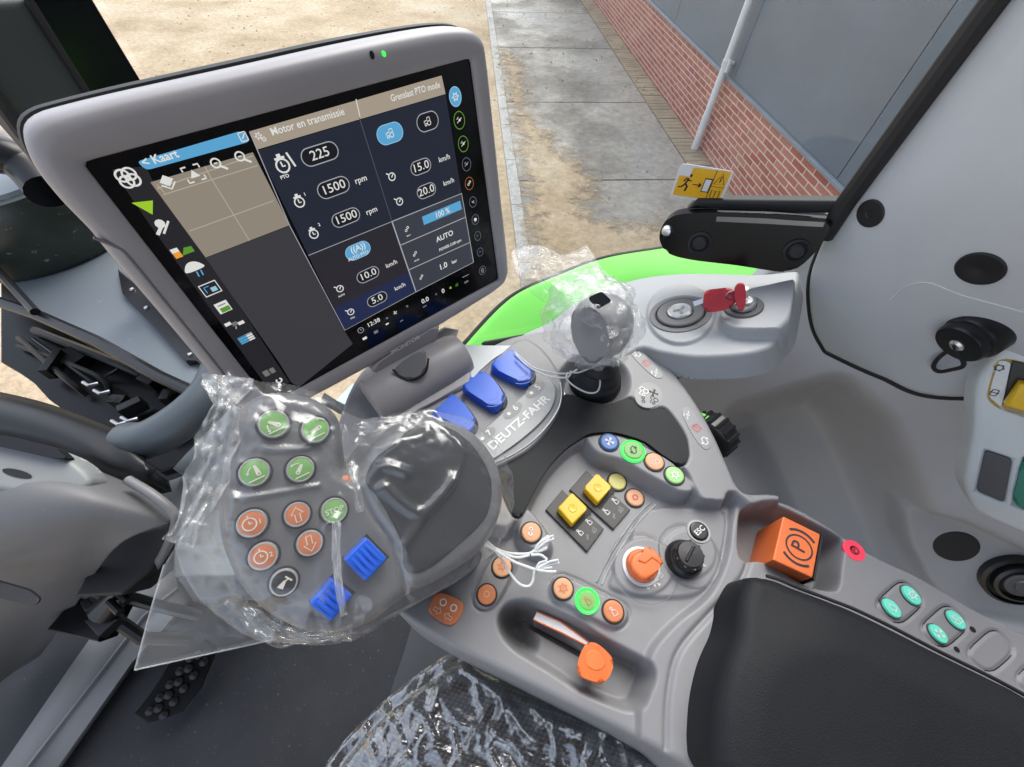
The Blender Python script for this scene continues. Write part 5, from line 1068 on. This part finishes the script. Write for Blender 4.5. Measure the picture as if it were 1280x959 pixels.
mt((531, 383), 'km/h', 4, 'line'); gm.poly(mf((456, 423)), sq(-4, -2.5, 4, 2.5), E_['white']); gm.poly(mf((470, 415)), sq(-4, -3, 4, 3), E_['grey_bar']); ic((484, 398), 'slider', 5, 'line'); ic((494, 391), 'fan', 6, 'white'); ic((509, 383), 'ring', 4.5, 'line'); gm.poly(mf((484, 405)), sq(-3, -1.5, 3, 1.5), E_['white']); mt((502, 401), 'min', 4.5, 'line'); gm.poly(mf((545, 368)), [(-3, 0), (2, 3), (2, -3)], E_['faint']); gm.poly(mf((563, 360)), [(-3, 0), (2, 3), (2, -3)], E_['lime']); ic((571, 356), 'tractor', 5.5, 'leaf'); mt((583, 352.5), '0.00', 5.5, 'line'); ml([(578, 347), (586, 343)], 1, 'line')
# round icon column at the right edge
cir = [((569, 121), 10.5, 'sky', 'gear', 'white'), ((574, 150.5), 10, None, 'slider', 'white'), ((579, 180), 9.6, None, 'slider', 'white'), ((583, 205.5), 8.6, None, 'slider', 'line'), ((586.5, 229.5), 8.6, None, 'dots', 'white'), ((591, 252.5), 7.6, None, 'T:>|', 'white'), ((594, 274.5), 7.6, None, 'dot', 'white'), ((597, 295), 7.2, None, 'slider', 'faint'), ((600, 315), 7, None, 'slider', 'faint'), ((603, 338), 7.8, None, 'up', 'white')]
for i, (c, r, fill, k, col) in enumerate(cir):
    f = mf(c, .0005); ry = r * 1.18
    if fill: gm.poly(f, circ((0, 0), r, 24, ry), E_[fill])
    gm.ribbon(f.up(.0002), circ((0, 0), r, 24, ry), 1.2, E_['pale_sky' if i == 0 else 'leaf' if i in (1, 2) else 'amber' if i in (4,) else 'faint'], True)
    if k == 'dot': gm.poly(f.up(.0003), circ((0, 0), 3.2, 12), E_['white'])
    else: symbol(gm, f.up(.0003).sc(r * .95), k, E_[col], .16, E_['navy'])
# icons of the left bar
f = mf((160, 222.5))
for s in ((-4, 4), (4, 4), (4, -4), (-4, -4)): gm.ribbon(f, circ((s[0] * .78, s[1] * .78), 5.8, 20), 1.9, E_['white'], True)
gm.poly(mf((183, 256)), [(-11, 6), (8, 2), (-1, -11)], E_['lime'])
f = mf((203, 284)); gm.ribbon(f, [(-9, -6), (2, 3)], 3.5, E_['white']); gm.ribbon(f, [(-3, -7), (9, 4)], 2.2, E_['white']); gm.poly(f, circ((0, 4), 5, 10), E_['white'])
f = mf((225, 315)); gm.poly(f, sq(-8, -6, 0, 5), E_['orange']); gm.poly(f.up(.0002), sq(-8, 1, 0, 6), E_['white']); gm.poly(f, [(0, -5), (14, -5), (14, 2), (6, 3)], E_['leaf'])
f = mf((243, 336)); gm.poly(f, cr([(-10, -2), (-8, 5), (-2, 9), (5, 8), (10, 3), (10, -2)], 4), E_['white'])
for x in (0, 5): gm.ribbon(f, [(x, -4), (x - 1, -11)], 1.6, E_['sky'])
f = mf((263, 361)); gm.ribbon(f, sq(-10, -8, 10, 8), 1.6, E_['white'], True); gm.poly(f, sq(0, -5, 7, 1), E_['pale_sky']); gm.ribbon(f, [(-6, -4), (-6, 4), (0, 4)], 1.2, E_['sky'])
f = mf((279, 384)); gm.poly(f, sq(-8, -8, 8, 8), E_['white']); gm.poly(f.up(.0002), sq(-5, -7, 7, 0), E_['leaf']); gm.ribbon(f.up(.0003), [(-5, 4), (5, 4)], 1.4, E_['faint'])
f = mf((293, 405)); gm.poly(f, sq(-11, 1, -3, 6), E_['white']); gm.poly(f, sq(4, -5, 12, 0), E_['white']); gm.poly(f, sq(-3, -3, 4, 3), E_['grey_bar']); gm.ribbon(f, [(0, -4), (-2, -8)], 1.5, E_['line'])
f = mf((308, 423)); gm.poly(f, sq(-10, -6, 2, 6), E_['sky']); gm.poly(f.up(.0001), sq(2, -6, 10, 6), E_['white'])
for y in (-3, 1, 5): gm.ribbon(f.up(.0003), [(-10, y), (10, y)], .9, E_['navy'])
f = mf((337, 465)); gm.poly(f, sq(-9, -5, -1, 6), E_['grey_bar']); gm.poly(f, sq(1, -5, 8, 5), E_['grey_bar'])
f = mf((349, 480)); gm.ribbon(f, [(-4, -7), (2, 3)], 4, E_['white']); gm.ribbon(f, arc((3, 6), 4, 120, 420, 10), 2.4, E_['white'])
# map tool icons
f = mf((208, 226)); gm.poly(f, [(-7, 0), (0, 6), (7, 0), (0, -6)], E_['white']); gm.ribbon(f, [(-7, -3), (0, -9), (7, -3)], 1.6, E_['white'])
f = mf((242, 217)); gm.poly(f, [(-5, -4), (5, -4), (0, 4)], E_['white'])
for sx_, sy_ in ((1, 1), (1, -1), (-1, 1), (-1, -1)): gm.ribbon(f, [(9 * sx_, 4 * sy_), (9 * sx_, 8 * sy_), (4 * sx_, 8 * sy_)], 1.6, E_['white'])
for c in ((272, 206), (302, 197.5)): f = mf(c); gm.ribbon(f, circ((-1, 2), 4.8, 14), 1.7, E_['white'], True); gm.ribbon(f, [(2, -2), (8, -7)], 2.4, E_['white']); gm.ribbon(f, [(-3, 2), (1, 2)], 1.2, E_['white'])
gm.build('display_image', mo, smooth=False)
# bezel details
def bz(c, h=.006): return Fr(MON.px(c, h), MON.u, MON.v, MON.n, K)
f = bz((465, 69), .0060); mb = MB(); mb.poly(f, circ((0, 0), 3.3, 16, 4.6), M_BLACK); mb.build('sensor_hole', mo)
f = bz((480, 67.5), .0060); mb = MB(); mb.lathe(f.o, f.n, [(.0013, -.001), (.0012, .0004), (0, .0007)], M_GLED, 16, MON.u, 1.3); mb.build('power_lamp', mo)
mb = MB(); f = bz((507, 431), .0076); mb.text(f, 'iMONITOR', 12.2, M_ICW, 0, 0, 0, .035, 1.08); mb.build('name_lettering', mo, smooth=False)
mb = MB(); ln = [MON.px(p, .0052) for p in cr([(117, 297), (132, 303), (146, 309), (153, 313), (165, 326), (200, 369), (240, 418), (272, 458), (292, 484)], 5, False)]; mb.tube(ln, .0011, M_GREY2, 8); mb.build('bezel_groove', mo)
mb = MB(); q = [MON.px(p, .006) for p in cr([(466, 464), (500, 452), (530, 432), (544, 420), (548, 408), (556, 402), (540, 412), (500, 440), (470, 456)], 3)]; mb.prism([MON.px(p, .007) for p in cr([(466, 465), (478, 465), (510, 453), (536, 436), (545, 424), (547, 408), (500, 437), (472, 455)], 4)], MON.n, .02, M_BEZEL, .003, 3); mb.build('lower_lip', mo, 60)
# ================================================================== multi-function grip with film bag
JC = (380, 640); JN = vnorm(-ray((365, 620))); JP = Plane(P(JC, .25), JN, TR)
jo = [(318, 493), (345, 487), (372, 490), (402, 500), (420, 521), (425, 560), (430, 585), (442, 590), (456, 570), (480, 541), (520, 524), (560, 524), (596, 541), (622, 574), (632, 612), (626, 652), (604, 690), (560, 722), (505, 752), (468, 780), (430, 794), (385, 794), (345, 776), (308, 740), (284, 690), (276, 640), (281, 590), (289, 540), (300, 508)]
jh = HF(JP, [JP.px(p) for p in cr(jo, 5)], .0010, .010, .030, .006)
JL = lambda pts, h, w, n=4: jh.layer([JP.px(p) for p in (cr(pts, n) if n else pts)], h, w, add=True)
jh.dome([JP.px(p) for p in cr([(452, 590), (480, 541), (520, 524), (560, 524), (596, 541), (622, 574), (632, 612), (626, 652), (604, 690), (560, 722), (515, 735), (490, 690)], 5)], .006, .045)
for l in ([(330, 561), (346, 563), (372, 562), (386, 560)], [(295, 622), (320, 621), (360, 614), (398, 607)]): jh.groove([JP.px(p) for p in l], -.0016, .0014)
jh.groove([JP.px(p) for p in cr([(442, 592), (462, 640), (486, 672), (500, 712), (508, 748)], 4, False)], .002, .002)
jg = thing('joystick', JP.px((450, 650)), 'grey multifunction joystick with dark palm pad and green and orange buttons', 'joystick')
mb = MB(); jh.mesh(mb, M_GREY2); mb.build('grip_shell', jg, 180)
pad = cr([(457, 602), (470, 572), (494, 553), (511, 537), (533, 528), (565, 534), (591, 554), (613, 590), (616, 622), (606, 652), (571, 686), (538, 713), (515, 719), (505, 708), (503, 682), (491, 655), (472, 622)], 4)
ph = HF(Plane(JP.p0 + JP.n * .0015, JP.n, TR), [JP.px(p, .006) for p in pad], .0012, .003, .012, .003)
ph.func(lambda X, Y: np.vectorize(lambda a, b: jh.sample(a, b))(X, Y)); mb = MB(); ph.mesh(mb, pmat('grip_palm_rubber', (.019, .021, .026), .42, spec=.3, var=.08, vs=20, bump=.1, bs=1500)); mb.build('palm_pad', jg, 180)
JD = (1, -.36)
def jb(c, r, mat, kind, rim2=M_BRIM, **k): return button(jg, jh.frame(c, JD), r, mat, kind, M_ICON, rim2=rim2, hgt=.0042, rimw=1.17, ssc=.95, **k)
jb((342.5, 531), 20.0, M_GBTN, 'loader0'); jb((394, 538), 18.0, M_GBTN, 'loader1'); jb((318.6, 591), 20.5, M_GBTN, 'loader2'); jb((375.4, 587), 18.2, M_GBTN, 'loader3')
jb((315.6, 654), 20.5, M_OJOY, 'clock1'); jb((371.5, 643), 17.3, M_OJOY, 'up'); jb((387, 678.5), 17.6, M_OJOY, 'down'); jb((329.5, 694.5), 20.0, M_OJOY, 'clock2')
jb((355, 727), 19.0, M_BLACK, 'horn', label='black horn button'); jb((417.5, 638), 17.0, M_GBTN, 'T:STOP')
for c, hw, hh_, dr in (((455, 697), 19, 21, (30, -31)), ((413, 746), 20, 20, (28, -33))):
    f = jh.frame(c, dr); q = [(-hw, -hh_), (hw, -hh_), (hw, hh_), (-hw, hh_)]
    mb = MB(); mb.prism([f.at(x * 1.1 + 2, y * 1.1 - 2, .0008) for x, y in q], f.n, .003, M_BLACKM, .0006)
    mb.prism([f.at(x, y, .009) for x, y in rounded(q, 4, 3)], f.n, .010, M_BLUE, .0042, 4)
    for k in range(4):
        x = -hw + (k + 1) * 2 * hw / 5; mb.tube([f.at(x, -hh_ * .75, .0084), f.at(x, 0, .0092), f.at(x, hh_ * .75, .0084)], .0012, M_BLUE, 8)
    mb.build('blue_roller', jg, 50)
f = jh.frame((433, 600), JD, .0005); mb = MB(); mb.lathe(f.o + f.n * -.004, f.n, [(.0034, 0), (.003, .002), (0, .003)], M_OJOY, 16); mb.build('trigger', jg)
mb = MB(); mb.prism([P(p, .345) for p in cr([(436, 788), (470, 742), (540, 702), (586, 684), (602, 690), (598, 704), (575, 722), (520, 752), (480, 772), (452, 790)], 4)], vnorm((.1, -.1, 1)), .025, M_GREY2, .006, 3); mb.build('grip_base', jg, 60)
mb = MB(); mb.tube([JP.px((470, 640), -.02), P((560, 640), .37)], .03, M_BLACKM, 18); mb.build('stem', jg)

# bag over the grip
def facet(p, s, sd=0.0):
    d = noise.voronoi(Vector((p[0] * s + sd, p[1] * s + sd * .7, p[2] * s)))[0]; return d[0]
M_FILM = film_mat('clear_bag_film', haze=.06, gl=1.7, rough=.2, bs=42.0, bst=.22)
M_FILMW = film_mat('milky_bag_film', haze=.26, gl=1.8, rough=.2, bs=120.0, bst=.6)
def ridged(p, s, o=4):
    v = 0; a = .5
    for k in range(o):
        v += a * (1 - abs(noise.noise(Vector((p[0] * s, p[1] * s, p[2] * s))) * 2)); s *= 1.9; a *= .55
    return v
bo = [(284, 461), (300, 474), (330, 480), (370, 484), (408, 495), (428, 514), (450, 524), (480, 521), (530, 513), (582, 526), (624, 560), (642, 608), (637, 655), (612, 692), (567, 726), (505, 760), (470, 782), (440, 797), (400, 800), (352, 802), (320, 800), (285, 782), (250, 752), (226, 716), (218, 690), (226, 664), (240, 640), (258, 595), (264, 545), (273, 500)]
bh = HF(JP, [JP.px(p, -.010) for p in bo], .0016, 0, .002, .002)
base = -.012
bh.Z[:] = base
dj = sdf(bh.X, bh.Y, jh.out)
t = sstep((dj + .026) / .046); jz = np.vectorize(lambda a, b: jh.sample(a, b))(bh.X, bh.Y)
top = np.maximum(jz, -.002) + .0085
bh.Z = base * (1 - t) + top * t
edge = np.clip(1 - np.abs(dj + .004) / .03, 0, 1)
loc_flap = np.array([JP.loc((190, 800)), JP.loc((205, 705)), JP.loc((330, 790))])
NZ = np.zeros(bh.X.shape); NI = np.zeros(bh.X.shape)
for i in range(bh.X.shape[0]):
    for j in range(bh.X.shape[1]):
        x, y = bh.X[i, j], bh.Y[i, j]
        NZ[i, j] = .6 * (ridged((x * 1.0 + y * .35, y * .45 - x * .2, .3), 26) - .5) + .55 * (facet((x + y * .3, y * .5, 0), 34) - .5); NI[i, j] = ridged((x, y * 1.1, 5.1), 60, 3) - .45
flap = sstep((-dj - .02) / .03)
bh.Z += (NZ * .010 + NI * .004) * (.12 + 1.0 * edge) * (1 - .85 * flap) + NZ * .001
for l in ([(540, 528), (570, 556), (562, 600), (530, 640), (502, 682)], [(602, 545), (619, 580), (620, 630), (598, 674)], [(456, 604), (476, 584), (505, 592)], [(468, 562), (500, 552), (524, 545)], [(478, 610), (520, 640), (560, 600)], [(420, 650), (424, 700), (428, 780)], [(408, 660), (402, 720), (412, 790)], [(300, 545), (290, 600), (286, 650)]):
    bh.groove([JP.px(p, .006) for p in cr(l, 6, False)], -.0024, .0034)
bg_ = thing('grip_bag', JP.px((230, 780)), 'crumpled clear plastic bag pulled over the multifunction joystick', 'plastic bag')
mb = MB(); bh.mesh(mb, M_FILM); mb.build('bag_film', bg_, 180)
def bpt(p, lift=.0008): h = bh.hgt(p); return JP.px(p, h + lift)
mb = MB()
for l in ([(205, 706), (186, 772), (168.5, 837.5)], [(168.5, 837.5), (230, 824), (300, 809), (345, 799)]): mb.tube([JP.px(p, -.0285) for p in cr(l, 8, False)], .0004, M_FILMW, 6)
mb.build('bag_seam', bg_)
fl_ = [(205, 706), (168, 838), (230, 824), (300, 809), (350, 799), (330, 776), (300, 745), (282, 700), (262, 655), (240, 650)]
G2 = HF(JP, [JP.px(p, -.030) for p in fl_], .0018, 0, .001, .002)
G2.Z[:] = -.030; G2.func(lambda X, Y: np.vectorize(lambda a, b: .004 * noise.noise((a * 26, b * 14, 3)) + .0015 * noise.noise((a * 70, b * 60, 1)))(X, Y)); mb = MB(); G2.mesh(mb, film_mat('double_bag_film', haze=.12, gl=1.6, rough=.25, bs=60.0, bst=.3)); mb.build('bag_flap', bg_, 180)
# folded welt along the left of the bag: pleated film
def pleat(path, width, seed, name, par, mat, amp=.006, lift=.006, fn=bpt):
    pts = [np.array(fn(p, lift)) for p in cr(path, 10, False)]; G = []
    for i, p in enumerate(pts):
        t_ = vnorm(pts[min(i + 1, len(pts) - 1)] - pts[max(i - 1, 0)]); n_ = vnorm(CAM - p); s_ = np.cross(t_, n_); w_ = width * (.65 + .5 * noise.noise((i * .13, seed, 0))); row = []
        for k in range(15):
            a = k / 14 - .5; q = p + s_ * a * w_ + n_ * (amp * noise.noise((i * .16, a * 9, seed)) + amp * .6 * noise.noise((i * .45, a * 22, seed + 3))); row.append(q)
        G.append(row)
    mb = MB(); mb.grid(G, mat); return mb.build(name, par, 180)
pleat([(286, 470), (280, 510), (272, 550), (258, 600), (240, 650), (222, 680)], .030, 1.3, 'bag_fold', bg_, M_FILMW, .008)
pleat([(421, 652), (420, 690), (424, 735), (430, 770)], .0065, 7.1, 'bag_fold', bg_, film_mat('white_fold_film', haze=.32, gl=1.8, rough=.2, bs=120.0, bst=.6), .003, .007)
pleat([(428, 530), (436, 570), (446, 610), (450, 640)], .008, 2.1, 'bag_fold', bg_, M_FILM, .004, .006)
pleat([(440, 535), (490, 528), (530, 518)], .014, 4.4, 'bag_fold', bg_, M_FILM, .003, .004)
pleat([(290, 745), (318, 775), (352, 796), (400, 796), (440, 790)], .014, 9.2, 'bag_fold', bg_, M_FILM, .005, .004)

# cotton cord at the joystick's bag
def cord(name, paths, label, r=.0011, tassels=()):
    t = thing(name, paths[0][0], label, 'cord')
    mb = MB()
    for pth in paths: mb.tube(cr(pth, 7, False), r, M_STRING, 8)
    mb.build('strand', t)
    for a, b_ in tassels:
        d_ = b_ - a; mb = MB()
        for k in range(9):
            j = np.array((random.uniform(-1, 1), random.uniform(-1, 1), random.uniform(-.3, .6))) * .0055
            mb.tube(cr([a, a + d_ * .5 + j * .8, b_ + j], 4, False), .0009, M_STRING, 6)
        mb.build('tassel', t)
    return t
d_ = .340
cord('bag_tie', [[P(p, d_) for p in ((604, 672), (620, 686), (640, 692), (661, 692), (668, 688))], [P(p, d_ - .002) for p in ((602, 678), (622, 690), (642, 702), (660, 709), (669, 712))],
    [P(p, d_ + .006) for p in ((606, 675), (622, 692), (636, 714), (648, 729), (660, 733), (666, 726), (668, 712))], [P(p, d_) for p in ((604, 680), (625, 690), (645, 697), (662, 694))], [P(p, d_) for p in ((664, 694), (676, 694), (684, 700))]],
    'white cotton cord with two frayed tassels hanging from the joystick bag', tassels=((P((668, 689), d_), P((688, 678), d_)), (P((670, 712), d_), P((693, 710), d_))))

# ================================================================== ball grip with bellows and bag
bs_ = CP.px((743, 479), .006); gt = P((752, 408), .285)
cg = thing('ball_lever', bs_, 'grey ball headed lever rising from black rubber bellows', 'lever')
ax = vnorm(gt - bs_); mb = MB(); k = .0009
mb.lathe(bs_, vnorm(UP * .9 + ax * .25), [(.028, -.004), (.029, .004), (.024, .009), (.027, .013), (.021, .018), (.024, .022), (.018, .028), (.020, .032), (.012, .040), (.010, .055), (0, .056)], M_BLACKM, 36); mb.build('bellows', cg, 60)
mb = MB(); mb.tube([bs_ + ax * .02, gt], .009, M_BLACK, 14); mb.build('lever_rod', cg)
hx = vnorm(UP * .75 + ax * .4); mb = MB()
mb.lathe(gt - hx * .028, hx, [(0, -.004), (.012, -.003), (.020, .002), (.0265, .012), (.0295, .024), (.0295, .034), (.027, .044), (.021, .052), (.012, .0565), (0, .058)], M_GREY, 44); hd_ = mb.build('ball_head', cg, 180)
fpq = Plane(P((735, 420), .262), vnorm(-ray((730, 430))), TR)
mb = MB(); mb.prism([fpq.px(p) for p in cr([(714, 396), (722, 384), (740, 384), (754, 398), (760, 420), (757, 442), (746, 454), (730, 450), (717, 426)], 4)], fpq.n, .012, pmat('grip_face_plastic', (.19, .187, .197), .4), .004, 4); mb.build('grip_face', hd_, 60)
mb = MB(); mb.prism([fpq.px(p, .006) for p in rounded([(735, 372), (752, 364), (765, 376), (748, 386)], 3)], fpq.n, .01, M_DARK, .002); mb.build('thumb_button', hd_, 60)

bb = thing('lever_bag', P((720, 390), .29), 'crumpled clear plastic bag tied over the ball headed lever', 'plastic bag')
cen = P((742, 407), .285); V_ = []; F_ = []; nu, nv = 84, 56
axu = vnorm(P((690, 330), .27) - P((745, 470), .33)); pl_b = Plane(cen, axu, TR)
for i in range(nv + 1):
    t = i / nv; ph_ = math.pi * t
    for j in range(nu):
        a = 2 * math.pi * j / nu; d_ = pl_b.u * math.cos(a) * math.sin(ph_) + pl_b.v * math.sin(a) * math.sin(ph_) + axu * math.cos(ph_)
        r = .043 * (1 + .12 * math.cos(ph_)) + .010 * noise.noise(Vector(d_ * 2.6)) + .007 * (ridged(d_, 2.2) - .5) + .008 * (facet(d_, 3.2) - .45)
        pleats = .006 * math.sin(a * 9 + 2 * noise.noise(Vector((a, 1, 2)))) * max(0, t - .6) * 2
        V_.append(cen + d_ * (r + pleats))
for i in range(nv):
    for j in range(nu): F_.append((i * nu + j, i * nu + (j + 1) % nu, (i + 1) * nu + (j + 1) % nu, (i + 1) * nu + j))
M_FILMB = film_mat('clear_crumpled_film', haze=.085, gl=1.7, rough=.16, bs=130.0, bst=.8)
mb = MB(); mb.add(V_, F_, M_FILMB); mb.build('bag_film', bb, 180)
def crumple(px, d, name, par, mat, amp, nu_=60, nv_=36, seed=0.0):
    """px: 2 rows of pixel corners (top row, bottom row) -> crumpled sheet"""
    R_ = [[P(p, dd) for p, dd in r] for r in px]; G = cr_grid(R_, nu_ // (len(px[0]) - 1), max(2, nv_ // (len(px) - 1)))
    n_ = vnorm(CAM - G[len(G) // 2][len(G[0]) // 2])
    for i, r in enumerate(G):
        for j, q in enumerate(r): G[i][j] = q + n_ * (amp * (ridged(q + seed, 30) - .5) + amp * .6 * (ridged(q + seed * 2, 75, 3) - .5))
    mb = MB(); mb.grid(G, mat); return mb.build(name, par, 180)
crumple([[((641, 312), .30), ((672, 306), .295), ((704, 318), .29), ((733, 306), .29)], [((640, 340), .30), ((675, 345), .285), ((715, 350), .275), ((755, 338), .28)], [((664, 366), .30), ((690, 372), .285), ((730, 368), .27), ((785, 362), .275)], [((690, 385), .305), ((705, 395), .29), ((735, 395), .265), ((790, 392), .272)]], 0, 'bag_neck', bb, M_FILMB, .008, 60, 42, 1.7)
crumple([[((716, 350), .28), ((745, 342), .278), ((770, 352), .278), ((790, 380), .28)], [((690, 400), .29), ((720, 410), .27), ((760, 410), .262), ((800, 410), .272)], [((690, 440), .31), ((725, 455), .29), ((765, 452), .28), ((790, 440), .29)]], 0, 'bag_fold', bb, M_FILMB, .007, 60, 40, 4.7)
d_ = .338
cord('lever_tie', [[P(p, d_) for p in ((643, 440), (652, 448), (668, 460), (690, 466), (710, 467), (722, 462))], [P(p, d_ - .003) for p in ((644, 443), (660, 458), (684, 470), (708, 472), (714, 466))],
    [P(p, d_) for p in ((710, 466), (708, 473), (718, 483), (735, 491), (747, 489), (750, 476), (745, 464), (736, 460))], [P(p, d_ - .004) for p in ((712, 464), (722, 466), (738, 461), (748, 463))]], 'white cord looped round the lever bag and the rubber bellows', .0009)

# ================================================================== driver seat under film
sp_ = HOR(.475); so_ = cr([(360, 1080), (400, 985), (440, 925), (490, 878), (545, 838), (580, 822), (640, 850), (720, 880), (830, 925), (960, 990), (900, 1200), (500, 1250)], 4)
m, nt, b = new_mat('black_seat_mesh'); L_ = nt.links; g = nd(nt, 'ShaderNodeNewGeometry'); mp_ = nd(nt, 'ShaderNodeMapping'); mp_.inputs['Rotation'].default_value = (0, 0, .5); mp_.inputs['Scale'].default_value = (1, 1.6, 1); L_.new(g.outputs['Position'], mp_.inputs['Vector'])
vo = nd(nt, 'ShaderNodeTexVoronoi', Scale=210.0, Randomness=.12); L_.new(mp_.outputs[0], vo.inputs['Vector']); cr_ = nd(nt, 'ShaderNodeValToRGB'); e = cr_.color_ramp.elements; e[0].position = .25; e[0].color = (.10, .10, .105, 1); e[1].position = .5; e[1].color = (.016, .016, .018, 1); L_.new(vo.outputs['Distance'], cr_.inputs['Fac']); L_.new(cr_.outputs['Color'], b.inputs['Base Color']); b.inputs['Roughness'].default_value = .75
bp = nd(nt, 'ShaderNodeBump', Strength=.6, Distance=.001, _invert=True); L_.new(vo.outputs['Distance'], bp.inputs['Height']); L_.new(bp.outputs['Normal'], b.inputs['Normal'])
sh_ = HF(sp_, [sp_.px(p) for p in so_], .003, .03, .09, .01)
st_ = thing('driver_seat', sp_.px((650, 940)), 'dark mesh seat cushion beside the armrest console', 'seat')
mb = MB(); sh_.mesh(mb, m); mb.build('seat_cushion', st_, 180)
fo_ = cr([(350, 1090), (392, 985), (425, 935), (475, 885), (520, 848), (560, 822), (584, 812), (620, 838), (650, 852), (700, 872), (760, 900), (830, 940), (900, 990), (880, 1200), (500, 1250)], 4)
fh_ = HF(sp_, [sp_.px(p) for p in fo_], .0014, 0, .004, .003)
ds = sdf(fh_.X, fh_.Y, sh_.out); szz = np.vectorize(lambda a, b: sh_.sample(a, b))(fh_.X, fh_.Y)
rim_ = np.where(ds < .03, .03 - np.sqrt(np.clip(.03 ** 2 - (.03 - np.clip(ds, 0, .03)) ** 2, 0, None)), 0) + np.clip(-ds, 0, .02)
Wn = np.zeros(fh_.X.shape)
for i in range(fh_.X.shape[0]):
    for j in range(fh_.X.shape[1]):
        x, y = fh_.X[i, j], fh_.Y[i, j]; wx = noise.noise((x * 9, y * 9, 1)) * .05; wy = noise.noise((x * 9, y * 9, 8)) * .05
        Wn[i, j] = .011 * (facet((x + wx, (y + wy) * .7, 0), 13, 2.0) - .4) + .006 * (facet((x * .8 + wy * 1.5, y + wx * 1.5, 0), 36, 5.0) - .4) + .0042 * (facet((x + wx, y * .8 - wy, 0), 75, 9.0) - .4)
fh_.Z = szz - np.minimum(rim_, .014) + .006 + np.maximum(Wn, -.005)
rs_ = random.Random(11)
for k in range(46):                                                 # long sharp creases
    c_ = (rs_.uniform(430, 800), rs_.uniform(835, 960)); a_ = rs_.choice((1.1, 1.3, .5, 2.2)) + rs_.uniform(-.3, .3); l_ = rs_.uniform(20, 75); q_ = [c_]
    for m_ in range(5): a_ += rs_.uniform(-.35, .35); q_.append((q_[-1][0] + math.cos(a_) * l_ / 5, q_[-1][1] + math.sin(a_) * l_ / 5))
    fh_.groove([sp_.px(p) for p in cr(q_, 3, False)], -rs_.uniform(.002, .006), rs_.uniform(.0018, .0032))
fh_.groove([sp_.px(p, .01) for p in cr([(580, 835), (600, 850), (622, 868), (640, 890), (655, 912), (672, 925)], 4, False)], -.008, .004)
sf = thing('seat_film', sp_.px((600, 900)), 'crinkled glossy plastic film spread over the seat cushion', 'plastic film')
mb = MB(); fh_.mesh(mb, film_mat('seat_cover_film', haze=.03, gl=5.5, rough=.12, bs=160.0, bst=.22)); mb.build('film_sheet', sf, 180)
